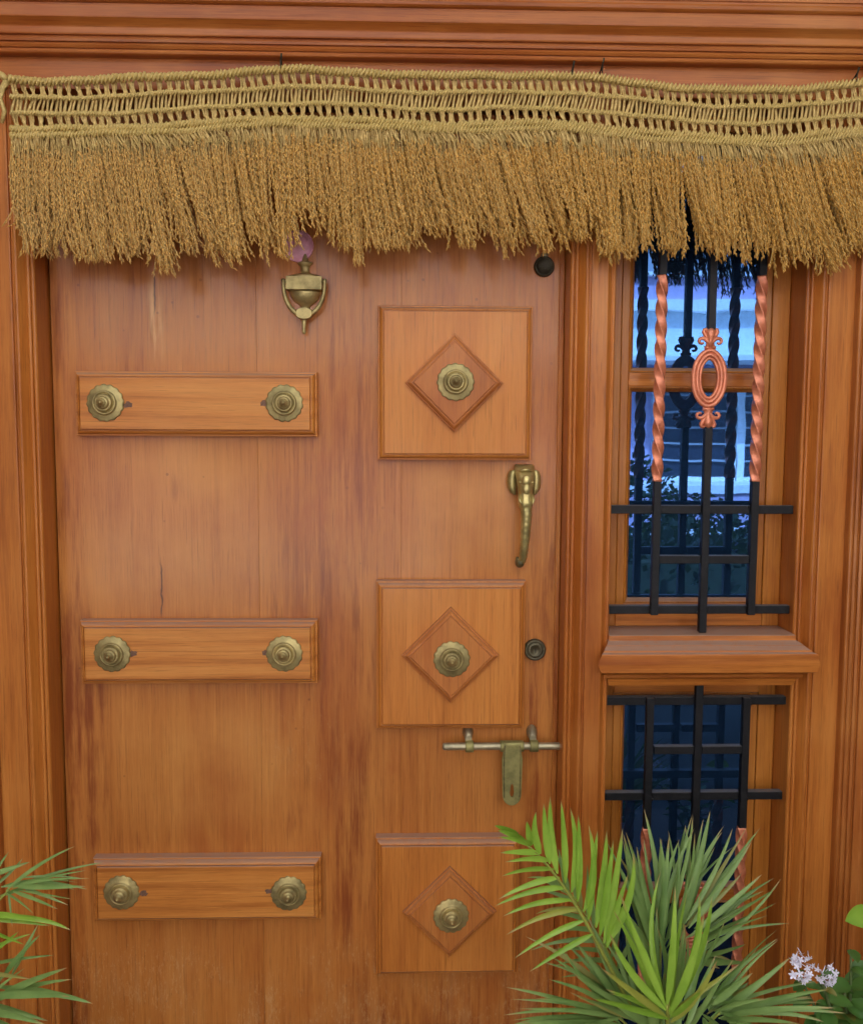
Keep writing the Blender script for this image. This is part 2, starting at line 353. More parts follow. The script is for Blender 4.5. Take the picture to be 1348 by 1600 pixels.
M_white = plain('white_stucco', (.80,.80,.79), .8, 0, .04, 4)
M_pale = plain('pale_stucco', (.70,.74,.74), .8, 0, .05, 3)
M_bars = plain('grey_window_bars', (.33,.34,.36), .6, 0, .1, 4)
M_leafD = leaf_mat('far_leaf_dark', (.010,.020,.010), (.025,.045,.018), .1, .5)
M_shade = plain('dark_window_glass', (.03,.035,.05), .15, 0, .2, 2)

# ================================================================ THE SETTING
g = MB(); g.add([(-90,-90,-.02),(90,-90,-.02),(90,90,-.02),(-90,90,-.02)], [(0,1,2,3)]); tag(g.build('ground', M_ground), kind='structure')
g = MB(); g.box((-2.2,-1.5,-.015), (2.2,.30,0)); tag(g.build('floor', M_floor), kind='structure')
w = MB()
w.box((-5,.02,-.02), (-.935,.30,4.4)); w.box((1.0,.02,-.02), (5,.30,4.4)); w.box((-.935,.02,2.285), (1.0,.30,4.4)); w.box((-5,.302,-.02), (5,6,4.4))
tag(w.build('wall', M_plaster), kind='structure')
w = MB(); w.box((-2.6,-.75,3.02), (2.9,.018,3.17)); tag(w.build('unseen_shade_roof', M_plaster), kind='structure')  # unseen roof, added to hold back overhead light from the door
for x0 in (-1.75, 1.85):
    w = MB(); w.box((x0,-2.6,0), (x0+.16,.018,3.018)); tag(w.build('unseen_shade_wall', M_blocker), kind='structure')  # unseen side walls, added so the frame reveals get less light

# ---------------------------------------------------------------- door frame
frame = tag(empty('door_frame', (.03, .06, 0)), 'orange varnished teak frame with grooved mouldings around door and side window', 'door frame')
ZT = 2.058
def bead(x0, x1, y, h, n=6):               # a rounded strip from x0 to x1, standing h proud of y
    return [(x0 + (x1-x0)*i/n, y - h*math.sin(math.pi*i/n)**.6) for i in range(n+1)]
def half_prof(e, sgn):                     # from the reveal edge e outwards; sgn = direction away from the opening
    P = []
    P += [(e, .150), (e, .014)]
    P += [(e + sgn*a, y) for a, y in bead(.0005, .0078, .013, .0025)]
    P += [(e + sgn*.0080, .0155), (e + sgn*.0088, .0155)]
    P += [(e + sgn*a, y) for a, y in bead(.0090, .0158, .013, .0022)]
    P += [(e + sgn*.0165, .0150), (e + sgn*.0195, .0105), (e + sgn*.0225, .0055), (e + sgn*.0250, .0022)]
    P += [(e + sgn*a, y) for a, y in bead(.0255, .0335, .0015, .0025)]
    P += [(e + sgn*.0340, .0050), (e + sgn*.0368, .0050), (e + sgn*.0378, .0006), (e + sgn*.0395, 0)]
    return P
pl = half_prof(-.679, -1) + [(-.800, 0), (-.800, .150)]
m = MB(); m.extrude_z(pl, 0, ZT); m.build('jamb', M_post, frame)
pm = half_prof(.304, 1) + [(.3715, 0), (.3735, .0012), (.3760, .0040), (.3795, .0085), (.3815, .0105)] + \
     [(x, y) for x, y in bead(.3822, .3885, .0105, .002)] + [(.3890, .012), (.3890, .150)]
m = MB(); m.extrude_z(pm, 0, ZT); m.build('post', M_post, frame)
pr = half_prof(.7475, 1) + [(.870, 0), (.870, .150)]
m = MB(); m.extrude_z(pr, 0, ZT); m.build('jamb', M_post, frame)
m = MB(); m.box((-.800, .0006, ZT + .001), (.870, .150, 2.16), .001); m.build('head_board', M_beam, frame)
# casing swept round the frame with mitred corners: (distance outwards, y)
cp = [(0, .004), (0, -.016), (.0015, -.0185), (.004, -.0195), (.0065, -.0185), (.0072, -.0165), (.0085, -.0165), (.0092, -.0200), (.013, -.0225), (.0165, -.0205),
      (.0172, -.0180), (.0186, -.0180), (.0192, -.0225), (.0235, -.0240), (.0260, -.0225), (.0268, -.0210), (.0284, -.0210), (.0290, -.0265), (.0310, -.0275), (.0405, -.0280),
      (.0425, -.0290), (.0470, -.0330), (.0515, -.0380), (.0530, -.0400), (.0550, -.0405), (.0720, -.0405), (.0735, -.0395), (.0760, -.0395), (.0775, -.0440), (.0800, -.0470),
      (.0850, -.0485), (.0890, -.0470), (.0905, -.0450), (.0930, -.0450), (.0940, -.0475), (.1400, -.0475), (.1420, -.0455), (.1420, .004)]
XL, XR, ZA = -.768, .8345, 2.1135
m = MB(); m.loft([[(XL-u, y, ZA+u) for u, y in cp], [(XR+u, y, ZA+u) for u, y in cp]]); m.build('casing', M_beam, frame)
m = MB(); m.loft([[(XR+u, y, 0) for u, y in cp], [(XR+u, y, ZA+u-.0006) for u, y in cp]]); m.build('casing', M_arch, frame)
m = MB(); m.loft([[(XL-u, y, 0) for u, y in cp], [(XL-u, y, ZA+u-.0006) for u, y in cp]]); m.build('casing', M_arch, frame)
# window sill between the two side windows
tp = [(.12,1.066,.3895,.7470),(.003,1.0658,.3895,.7470),(0,1.0645,.388,.7485),(-.001,1.0555,.3875,.749),(-.004,1.0540,.385,.752),(-.014,1.0500,.3805,.757),(-.016,1.0480,.379,.759),
      (-.026,1.0420,.373,.767),(-.028,1.0388,.371,.770),(-.034,1.0368,.367,.776),(-.0352,1.0345,.3665,.777),(-.036,1.018,.3595,.7815),(-.0352,1.0018,.3665,.777),(-.0335,1.0005,.3672,.7762),
      (-.028,.9985,.368,.775),(-.018,.9962,.373,.769),(-.013,.9935,.375,.766),(-.010,.9905,.378,.763),(-.0095,.9855,.380,.760),(-.006,.9825,.384,.756),(-.001,.9800,.387,.752),(.0005,.9740,.3875,.7495),(.003,.9665,.3895,.7470),(.12,.9665,.3895,.7470)]
m = MB(); m.loft([[(a, y, z) for y, z, a, b in tp], [(b, y, z) for y, z, a, b in tp]]); m.build('window_sill', M_sill, frame)

# ---------------------------------------------------------------- side windows
def window(label, zb, zt, rails, panes):
    w = tag(empty('side_window', (.568, .11, zb)), label, 'window')
    def bx(name, a, c, mat, bev=.0012):
        q = MB(); q.box(a, c, bev); return q.build(name, mat, w)
    bx('frame_stile', (.3898,.080,zb), (.4170,.125,zt), M_sash); bx('frame_stile', (.7125,.080,zb), (.7467,.125,zt), M_sash)
    for a, b in (rails[0], rails[-1]): bx('frame_rail', (.4172,.080,a), (.7123,.125,b), M_sill)
    z0 = rails[0][1]; z1 = rails[-1][0]
    bx('sash_stile', (.4180,.082,z0+.0008), (.4335,.120,z1-.0008), M_sash); bx('sash_stile', (.6960,.082,z0+.0008), (.7115,.120,z1-.0008), M_sash)
    for (a, b) in panes:                       # bevelled glazing bead and the pane
        x0, x1 = .4338, .6957
        def rect(i, y): return [(x0+i,y,a+i),(x1-i,y,a+i),(x1-i,y,b-i),(x0+i,y,b-i)]
        q = MB(); q.loft([rect(0,.118), rect(0,.083), rect(.0018,.0815), rect(.0035,.0822), rect(.0042,.0845), rect(.0095,.0925), rect(.0100,.0985), rect(.0100,.118)], False, False, False)
        q.add(rect(0,.118) + rect(.0100,.118), [(0,1,5,4),(1,2,6,5),(2,3,7,6),(3,0,4,7)])
        q.build('glazing_bead', M_sash, w)
        q = MB(); q.box((x0+.0102,.0955,a+.0102), (x1-.0102,.0985,b-.0102)); q.build('pane', M_glass, w)
    for (a, b) in rails[1:-1]: bx('sash_rail', (.4338,.0825,a), (.6957,.120,b), M_sill)
    return w
window('upper side window with blue mirrored panes reflecting a lilac house', 1.0665, 2.055, [(1.0668,1.0925),(1.0930,1.1120),(1.5425,1.5690),(2.025,2.0548)], [(1.1123,1.5422),(1.5693,2.0245)])
window('lower side window with dark blue panes behind the palm leaves', .10, .9662, [(.101,.15),(.1505,.170),(.490,.516),(.930,.9658)], [(.1703,.4897),(.5163,.9295)])

# ---------------------------------------------------------------- window grilles
def sq_bar(mb, x, y, z0, z1, s=.0142): mb.box((x-s/2, y-s/2, z0), (x+s/2, y+s/2, z1), .0008)
def h_bar(mb, x0, x1, y, z, s=.0160): mb.box((x0, y-s/2, z-s/2), (x1, y+s/2, z+s/2), .0008)
def twisted(mb, x, y, z0, z1, pitch=.150, r=.0112):
    n = int((z1 - z0) / .003); rings = []
    for i in range(n + 1):
        z = z0 + (z1 - z0) * i / n; a = -2*math.pi*(z - z0)/pitch
        rings.append([(x + rr*math.cos(a + math.pi/4 + k*math.pi/2 + da), y + rr*math.sin(a + math.pi/4 + k*math.pi/2 + da), z)
                      for k in range(4) for da, rr in ((0, r), (.10, r*.93), (.42, r*.76), (math.pi/4, r*.70), (math.pi/2-.42, r*.76), (math.pi/2-.10, r*.93))])
    mb.loft(rings, True)
def spiral(c, r0, turns, start, sgn, y, n=26, shrink=.18):
    out = []
    for i in range(n+1):
        t = i/n; r = r0*(1-t*(1-shrink)); th = start + sgn*2*math.pi*turns*t
        out.append((c[0] + r*math.cos(th), y, c[1] + r*math.sin(th)))
    return out
def ornament(mb, x, z0, z1, y, flip=False):
    zc, hh = (z0+z1)/2, (z1-z0)/2
    def P(u, v): return (x + u, y, zc + (-v if flip else v))
    k = hh / .093
    def oval(a, b, yy):
        pts = []
        for i in range(48):
            th = 2*math.pi*i/48; s, c = math.sin(th), math.cos(th)
            pts.append((x + a*c*(1-.10*abs(s)**3), yy, zc + b*(abs(s)**.92)*(1 if s > 0 else -1)))
        return pts + [pts[0]]
    for a, b, r, yy in ((.0300*k,.0520*k,.0046,y), (.0232*k,.0440*k,.0042,y-.0008), (.0172*k,.0370*k,.0030,y)):
        mb.tube(oval(a, b, yy), r, 8, cap=False, up=(0,1,0))
    for a0, b0, a1, b1 in ((.0332*k,.0555*k,.0150*k,.0345*k),):      # thin web behind the rings
        o, i_ = oval(a0*.93, b0*.95, y+.003)[:-1], oval(a1, b1, y+.003)[:-1]
        o2, i2 = [(p[0], y+.006, p[2]) for p in o], [(p[0], y+.006, p[2]) for p in i_]
        mb.loft([o, o2, i2, i_, o], False, False, False)
    for sg in (1, -1):
        def Q(u, v): return (x + u*k, y, zc + sg*v*k)
        mb.tube([Q(-.0105,.0575), Q(0,.0578), Q(.0105,.0575)], .0032, 8)           # collar
        mb.tube([Q(-.0080,.0625), Q(0,.0625), Q(.0080,.0625)], .0024, 8)
        mb.tube([Q(0,.058), Q(0,.068), Q(0,.078), Q(0,.088), Q(0,.0935)], [.0060*k,.0052*k,.0088*k,.0100*k,.0040*k], 10)
        mb.tube([Q(0,.064), Q(.0035,.072), Q(.0010,.080)], .002, 6)
        for s in (-1, 1):
            low = [Q(s*.002,.0630), Q(s*.0050,.0690), Q(s*.0100,.0735), Q(s*.0150,.0745)] + [Q(s*(.0165+.0050*math.cos(math.pi/2-q)), .0695+.0050*math.sin(math.pi/2-q)) for q in (0,.8,1.6,2.4,3.2,4.0)]
            mb.tube(low, [.0042,.0042,.0040,.0038]+[.0036,.0034,.0032,.0029,.0026,.0023], 7)
            upp = [Q(s*.0015,.0680), Q(s*.0060,.0765), Q(s*.0105,.0815), Q(s*.0130,.0865), Q(s*.0120,.0905), Q(s*.0085,.0915), Q(s*.0062,.0890), Q(s*.0075,.0862)]
            mb.tube(upp, [.0040,.0042,.0040,.0038,.0036,.0032,.0028,.0024], 7)
def grille(label, upper):
    z = 1.0665 if upper else .16
    gset = tag(empty('window_grille', (.574, .03, z)), label, 'window grille', 'iron grilles in the side window')
    def part(name, fn, mat=M_iron):
        q = MB(); fn(q); return q.build(name, mat, gset)
    YV, YH = .0265, .0350
    xs = (.4795, .5735, .6685)
    def welds(q, zz):                      # beads of weld where the uprights cross
        for x in xs:
            for sx in (-1, 1): q.ball((x + sx*.0078, YH-.0062, zz - random.choice((-1,1))*.006), (.0026,.0024,.0030), 8, 5)
    if upper:
        for zz, a, b in ((1.3045,.3893,.7474),(1.1090,.3893,.7474),(1.860,.3893,.7474)):
            part('cross_bar', lambda q: (h_bar(q, a, b, YH+.003, zz), welds(q, zz)))
        for a, b in ((xs[0]+.0072, xs[1]-.0072), (xs[1]+.0072, xs[2]-.0072)): part('cross_bar', lambda q: h_bar(q, a, b, YH-.006, 1.2085, .0155))
        for x in (xs[0], xs[2]):
            part('upright_bar', lambda q: sq_bar(q, x, YV, 1.1005, 1.3600)); part('upright_bar', lambda q: sq_bar(q, x, YV, 1.7462, 1.985))
            part('twisted_bar', lambda q: twisted(q, x, YV, 1.3595, 1.7465), M_copper)
        part('upright_bar', lambda q: sq_bar(q, xs[1], YV-.003, 1.0668, 1.4640)); part('upright_bar', lambda q: sq_bar(q, xs[1], YV-.003, 1.6450, 1.988))
        part('oval_ornament', lambda q: ornament(q, xs[1]-.0015, 1.4615, 1.6480, YV-.006), M_copper)
        pins = ((.4090,1.1090),(.7470,1.3045))
    else:
        for zz, a, b in ((.9275,.3893,.7474),(.7348,.3893,.7474),(.2200,.3893,.7474)):
            part('cross_bar', lambda q: (h_bar(q, a, b, YH+.003, zz), welds(q, zz)))
        for a, b in ((xs[0]+.0072, xs[1]-.0072), (xs[1]+.0072, xs[2]-.0072)): part('cross_bar', lambda q: h_bar(q, a, b, YH-.006, .8312, .0155))
        for x in (xs[0]-.003, xs[2]-.002):
            part('upright_bar', lambda q: sq_bar(q, x, YV, .6725, .9362)); part('upright_bar', lambda q: sq_bar(q, x, YV, .12, .2905))
            part('twisted_bar', lambda q: twisted(q, x, YV, .2900, .6730), M_copper)
        part('upright_bar', lambda q: sq_bar(q, xs[1]-.002, YV-.003, .5750, .9662)); part('upright_bar', lambda q: sq_bar(q, xs[1]-.002, YV-.003, .13, .3960))
        part('oval_ornament', lambda q: ornament(q, xs[1]-.0035, .3920, .5785, YV-.006), M_copper)
    return gset
grille('black iron grille with two twisted copper bars and oval ornament above the sill', True)
grille('black iron grille below the sill, half hidden by palm leaves', False)

# ================================================================ THE DOOR
door = tag(empty('door', (-.19, .095, .012)), 'orange teak front door with raised panels, brass bosses and brass fittings', 'door')
DY = .075
for x0, x1 in ((-.6760,-.28775), (-.28745,-.00965), (-.0095,.3025)):
    q = MB(); q.box((x0, DY, .012), (x1, .115, 2.050), .0003); q.build('plank', M_door, door)
q = MB(); q.box((.2935, DY-.0055, .012), (.3030, DY-.0004, 2.050), .001); q.build('edge_strip', M_door, door)

PROF = [(0,0),(0,.0195),(.0012,.0212),(.0030,.0212),(.0036,.0235),(.0048,.0272),(.0066,.0300),(.0086,.0318),(.0100,.0322),(.0103,.0290),(.0120,.0290),(.0122,.0338),(.0132,.0350)]
def moulded(name, cx, cz, w, h, y, mat, parent, prof, ang=0.0):
    ca, sa = math.cos(ang), math.sin(ang)
    def rect(i, d):
        a, b = w/2 - i, h/2 - i
        return [(cx + u*ca - v*sa, y - d, cz + u*sa + v*ca) for u, v in ((-a,-b),(a,-b),(a,b),(-a,b))]
    q = MB(); q.loft([rect(i, d) for i, d in prof], False, False, True)
    return q.build(name, mat, parent, origin=(cx, y, cz))
def boss_mesh():
    pr = [(.0356,.0),(.0358,.0016),(.0350,.0030),(.0320,.0034),(.0280,.0044),(.0240,.0056),(.0228,.0060),(.0224,.0095),(.0206,.0108),(.0188,.0100),(.0178,.0072),(.0168,.0078),(.0165,.0132),(.0156,.0152),
          (.0138,.0160),(.0124,.0150),(.0118,.0182),(.0108,.0205),(.0092,.0212),(.0080,.0214),(.0074,.0232),(.0058,.0252),(.0042,.0258),(.0040,.0285),(.0032,.0310),(.0018,.0324),(.0004,.0330)]
    def rm(q, k, n): return 1 - ((.085 if q <= 2 else .03) * (1 - abs(math.cos(math.pi * 16 * k / n)) ** .7) if q <= 3 else 0)
    mb = MB(); mb.lathe(pr, (0,0,0), (0,-1,0), 112, True, rm); return mb
boss0 = None
def boss(cx, y, cz, parent, rz=0.0):
    global boss0
    if boss0 is None: boss0 = boss_mesh().build('brass_boss', M_brass, parent, origin=(0,0,0)); o = boss0; WO[o] = Vector((cx,y,cz)); o.location = WO[o]-WO[parent]
    else: o = clone(boss0, (cx, y, cz), parent)
    o.rotation_euler = (random.uniform(-.03,.03), rz, random.uniform(-.03,.03)); return o
def patch(cx, y, cz, parent, r=.008):
    q = MB(); n = 14; rr = [r*random.uniform(.6,1.1) for _ in range(n)]
    q.loft([[(cx+rr[k]*math.cos(2*math.pi*k/n)*1.1, y-d, cz+rr[k]*math.sin(2*math.pi*k/n)*.75) for k in range(n)] for d in (0,.0006)])
    q.build('filler_patch', M_putty, parent)
YB = DY - .0002
for (x0, x1, z0, z1, b1, b2, p1, p2, lab) in [
        (-.6265,-.1705,1.4415,1.5640,(-.566,1.5035),(-.2306,1.5045),(-.5265,1.5000),(-.2680,1.5040),'level teak block with two brass bosses, highest on the door'),
        (-.6310,-.1730,.9590,1.0850,(-.5655,1.0225),(-.2354,1.0222),(-.5290,1.0225),(-.2690,1.0240),'level teak block with two brass bosses at keyhole height'),
        (-.6195,-.1690,.4755,.6060,(-.560,.5430),(-.2313,.5380),(-.5200,.5400),(-.2680,.5420),'dusty topped level teak block, lowest of three')]:
    b = moulded('bar_panel', (x0+x1)/2, (z0+z1)/2, x1-x0, z1-z0, YB, M_bar, door, PROF); b['label'] = lab
    yf = YB - .0350
    boss(b1[0], yf, b1[1], b, random.random()*6); boss(b2[0], yf, b2[1], b, random.random()*6)
    patch(p1[0]+.002, yf+.0002, p1[1], b, .0088); patch(p2[0]-.002, yf+.0002, p2[1], b, .0084)
DPROF = [(0,0),(0,.0075),(.0010,.0088),(.0026,.0088),(.0032,.0108),(.0050,.0142),(.0075,.0162),(.0090,.0165),(.0093,.0148),(.0108,.0148),(.0112,.0172),(.0122,.0180)]
for (cx, cz, w, h, dx, dz, hd, bx_, bz_, lab) in [
        (.0930,1.5445,.2950,.2935,.0905,1.5440,.0930,.0922,1.5450,'square teak panel with brass boss on a diamond, highest on the door'),
        (.0880,1.0145,.2920,.2950,.0865,1.0195,.0945,.0882,1.0150,'square teak panel with brass boss on a diamond, beside the keyhole'),
        (.0843,.5005,.2875,.2860,.0878,.4990,.0930,.0900,.4980,'square teak panel with diamond partly behind palm leaves')]:
    s = moulded('square_panel', cx, cz, w, h, YB, M_sq, door, PROF); s['label'] = lab
    sd_ = hd * math.sqrt(2)
    d = moulded('diamond_block', dx, dz, sd_, sd_, YB-.0352, M_dia, s, DPROF, math.pi/4)
    boss(bx_, YB-.0534, bz_, s, random.random()*6)

# ---- brass knocker shaped like an urn
kx = -.1932
q = MB()
def rr(zz, hx, d0, d1): return [(kx-hx, d0, zz), (kx+hx, d0, zz), (kx+hx, d1, zz), (kx-hx, d1, zz)]
q.loft([rr(1.7435,.0270,DY-.0005,.049), rr(1.7425,.0335,DY-.0005,.046), rr(1.7185,.0335,DY-.0005,.046), rr(1.7172,.0315,DY-.0005,.048)])
kn = q.build('door_knocker', M_brass, door); kn['label'] = 'urn shaped brass knocker with a swinging loop'
def half(prof, name, mat=M_brass, yb=DY-.0005):   # half-round turned piece lying against the door: (z, radius)
    qq = MB(); rings = []
    for z, r in prof: rings.append([(kx + r*math.cos(math.pi*k/16), yb - max(r,.0005)*.78*math.sin(math.pi*k/16), z) for k in range(17)])
    qq.loft(rings, True); return qq.build(name, mat, kn)
half([(1.7436,.0315),(1.7470,.0290),(1.7500,.0180),(1.7520,.0100),(1.7560,.0085),(1.7630,.0088),(1.7665,.0110),(1.7690,.0145),(1.7715,.0148),(1.7735,.0120),(1.7745,.0075),(1.7800,.0055),(1.7880,.0042),(1.7930,.0012)], 'finial')
half([(1.7171,.0300),(1.7140,.0298),(1.7080,.0280),(1.7020,.0245),(1.6965,.0190),(1.6925,.0125),(1.6890,.0092),(1.6850,.0085),(1.6800,.0090),(1.6760,.0030)], 'bowl')
q = MB(); loop = []
for i in range(25):
    t = i/24; a = -.06*math.pi + t*1.12*math.pi
    loop.append((kx - .0390*math.cos(a)*(1 if .0<=t<=1 else 1), .0500, 1.7340 - .0640*max(0,math.sin(a))**.85 if math.sin(a) > 0 else 1.7340 + .02*abs(math.sin(a))))
q.tube(loop, [.0032 + .0016*math.sin(math.pi*i/24) for i in range(25)], 8, flat=1.0); q.build('loop', M_brass, kn)
q = MB()
for s in (-1, 1): q.tube([(kx+s*.0330,.0505,1.7335),(kx+s*.0425,.0505,1.7335)], .0035, 10)
q.build('pivot', M_brass_d, kn)
q = MB(); n = 22
def ov(s, y): return [(kx + .0158*s*math.copysign(abs(math.cos(2*math.pi*k/n))**.75, math.cos(2*math.pi*k/n)), y, 1.6735 + .0108*s*math.copysign(abs(math.sin(2*math.pi*k/n))**.85, math.sin(2*math.pi*k/n))) for k in range(n)]
q.loft([ov(.9,.0600), ov(1,.0560), ov(1,.0465), ov(.92,.0440)], False); q.build('striker', M_brass, kn)
q = MB(); q.tube([(kx-.0005,.054,1.664),(kx-.0008,.053,1.655),(kx-.001,.053,1.646),(kx-.001,.053,1.639),(kx-.001,.053,1.6355)], [.0052,.0042,.0030,.0042,.0018], 12); q.build('tail', M_brass, kn)
# ---- dark round lock under the fringe
q = MB(); q.lathe([(.0195,0),(.0195,.006),(.0178,.0088),(.0160,.0092),(.0150,.0078),(.0005,.0078)], (.2632, DY-.0003, 1.7685), n=36); lk = q.build('upper_lock', M_bronze, door); lk['label'] = 'dark round lock just under the fringe'
q = MB(); q.lathe([(.0070,0),(.0070,.003),(.004,.0045),(.0005,.0047)], (.2640, DY-.0003, 1.7895), n=14); q.build('screw', M_steel, lk)
# ---- elephant-head pull handle
ex = .2290
q = MB()                                        # head: lofted sections from crown to muzzle (z, half width, y front, y back)
secs = [(1.3895,.0150,.066,.074),(1.3880,.0185,.056,.0745),(1.3830,.0195,.047,.0745),(1.3760,.0192,.040,.0745),(1.3690,.0180,.033,.074),(1.3600,.0165,.027,.073),(1.3500,.0150,.0235,.071),
        (1.3400,.0142,.0215,.068),(1.3300,.0138,.0205,.064),(1.3240,.0132,.0205,.060),(1.3215,.0138,.0190,.058),(1.3150,.0142,.0185,.054),(1.3080,.0125,.0205,.050),(1.3030,.0098,.0240,.046)]
rings = []
for z, hw, yf, yb in secs:
    yc, hy = (yf+yb)/2, (yb-yf)/2; rings.append([(ex + hw*math.copysign(abs(math.cos(2*math.pi*k/20))**.8, math.cos(2*math.pi*k/20)), yc - hy*math.copysign(abs(math.sin(2*math.pi*k/20))**.8, math.sin(2*math.pi*k/20)), z) for k in range(20)])
q.loft(rings, True)
q.tube([(ex-.0150,.050,1.3745),(ex-.008,.0385,1.3790),(ex,.0365,1.3800),(ex+.008,.0385,1.3790),(ex+.0150,.050,1.3745)], .0030, 8)      # brow band
q.ball((ex, .0265, 1.3600), (.0098,.0065,.0115)); q.ball((ex, .0235, 1.3430), (.0082,.0052,.0110))
for s in (-1, 1):
    q.ball((ex + s*.0120, .0315, 1.3560), (.0035,.0035,.0030), 10, 6)
    q.tube([(ex + s*.0120,.030,1.3310),(ex + s*.0132,.0225,1.3225),(ex + s*.0110,.0165,1.3160)], [.0040,.0032,.0012], 8)                # tusks
hd = q.build('elephant_handle', M_brass_e, door); hd['label'] = 'brass pull handle shaped like an elephant head with long trunk'
for s in (-1, 1):
    q = MB(); E = []
    for dz, wd in ((.0245,.006),(.0215,.0125),(.0120,.0160),(0,.0168),(-.0120,.0150),(-.0205,.0105),(-.0240,.0050)):
        c0 = ex + s*.0160; z = 1.3545 + dz
        E.append([(c0, .0570, z), (c0 + s*wd*.55, .0530, z), (c0 + s*wd, .0600, z), (c0 + s*wd*1.02, .0640, z), (c0 + s*wd*.55, .0600, z), (c0, .0640, z)])
    q.loft(E, True); q.build('ear', M_brass_e, hd)
q = MB(); tr = [(ex+.0005,.0300,1.3065),(ex+.0008,.0275,1.2950),(ex+.0005,.0285,1.2750),(ex-.0002,.0320,1.2520),(ex-.0012,.0370,1.2300),(ex-.0025,.0430,1.2120),(ex-.0040,.0490,1.2010)]
tp_ = []; rad = []
for i in range(len(tr)-1):
    for j in range(6):
        t = j/6; tp_.append(tuple(tr[i][k]*(1-t)+tr[i+1][k]*t for k in range(3)))
tp_.append(tr[-1]); N = len(tp_)
rad = [.0112 - .0042*i/(N-1) + (.00055 if i % 3 == 0 else -.0002) for i in range(N)]
q.tube(tp_, rad, 14); q.build('trunk', M_brass_e, hd)
q = MB(); q.ball((ex-.0075, .0560, 1.1985), (.0092,.0160,.0105)); q.tube([(ex-.010,.048,1.2030),(ex-.0135,.050,1.2075),(ex-.0140,.055,1.2040)], [.0035,.0032,.0015], 8); q.build('trunk_tip', M_brass_d, hd)
# ---- key cylinder
q = MB(); q.lathe([(.0215,0),(.0215,.008),(.0200,.0110),(.0165,.0118),(.0160,.0105),(.0150,.0105),(.0145,.0125),(.0095,.0130),(.0090,.0118),(.0005,.0118)], (.2560, DY-.0003, 1.0212), n=40); kl = q.build('key_lock', M_brass_k, door); kl['label'] = 'round key cylinder beside the middle square panel'
q = MB(); q.box((.2552,.0627,1.0155), (.2572,.0640,1.0250)); q.build('key_slot', M_dark, kl)
# ---- tower bolt with hasp
q = MB(); q.tube([(.0725,.0475,.8325),(.0735,.0475,.8325),(.0780,.0475,.8325),(.3035,.0475,.8322),(.3160,.0475,.8322)], [.0040,.0066,.0073,.0073,.0073], 18); bt = q.build('tower_bolt', M_steel, door); bt['label'] = 'long round sliding bolt with a hanging hasp'
for bxx in (.1255, .2535):
    q = MB()
    q.lathe([(.0080,-.0080),(.0112,-.0080),(.0117,-.0060),(.0117,.0060),(.0112,.0080),(.0080,.0080)], (bxx,.0475,.8325), (1,0,0), 24)
    q.build('staple', M_brass_h, bt)
    q = MB()                                   # domed lug above the staple with its screw
    q.loft([[(bxx-.0015+.0105*s_*math.cos(2*math.pi*k/16), y, .8535+.0140*s_*math.sin(2*math.pi*k/16)-dz) for k in range(16)] for s_, y, dz in ((1,DY-.0003,0),(1,.0705,0),(.9,.064,.001),(.72,.057,.004),(.62,.050,.009))], True)
    lg = q.build('lug', M_steel, bt)
    q = MB(); q.lathe([(.0042,0),(.0042,.0012),(.003,.0022),(.0005,.0025)], (bxx-.0015,.0655,.8600), n=12); q.build('screw', M_brass_d, bt)
q = MB(); n = 40; hz = .7465; hx = .2095
def outer(k):
    a = 2*math.pi*k/n; dx, dz = math.cos(a), math.sin(a)
    def inside(x, z):
        if z > .0965 or z < -.0310: return False
        if z > .078: w = .0232
        elif z > .064: w = .0205 + (z-.064)/.014*.0027
        else: w = .0205 - .0018*(.064-z)/.09
        if z < -.008: w *= math.sqrt(max(0, 1-((-.008-z)/.0232)**2))
        return abs(x) < w
    r = .001
    while inside(dx*(r+.0004), dz*(r+.0004)): r += .0004
    return (dx*r, dz*r)
O = [outer(k) for k in range(n)]
def hole(k):
    a = 2*math.pi*k/n; return (.0038*math.cos(a)*(1.15 if math.sin(a) < 0 else .9), .0135*math.sin(a))
H_ = [hole(k) for k in range(n)]
def rg(P, y, s=1): return [(hx + x*s, y, hz + z*s) for x, z in P]
q.loft([rg(O,.0385), rg(O,.0362), rg(O,.0350,.96), rg(H_,.0350), rg(H_,.0385), rg(O,.0385)], False, False, False)
hp = q.build('hasp', M_brass_h, bt)
q = MB(); q.lathe([(.0075,-.0232),(.0108,-.0232),(.0112,-.021),(.0112,.021),(.0108,.0232),(.0075,.0232)], (hx,.0475,.8325), (1,0,0), 24); q.build('hasp_sleeve', M_brass_h, bt)
for s in (-1, 1):
    q = MB(); q.tube([(hx+s*.0145,.0348,.838),(hx+s*.0160,.0347,.815),(hx+s*.0162,.0347,.780),(hx+s*.0155,.0347,.748),(hx+s*.0150,.0349,.733)], .0010, 6); q.build('ridge', M_brass_d, bt)
# ---- pink charm tucked in behind the fringe
pk = MB(); n = 26
def pkr(s, y): return [(-.2060 + .0290*s*math.cos(2*math.pi*k/n), y, 1.8030 + .0300*s*math.sin(2*math.pi*k/n)) for k in range(n)]
pk.loft([pkr(1,DY-.0006), pkr(1,.0730), pkr(.93,.0712), pkr(.90,.0722), pkr(.62,.0712), pkr(.50,.0698), pkr(.05,.0692)], True)
tag(pk.build('round_sticker', M_pink), 'round pink sticker above the knocker, half covered by fringe', 'sticker')

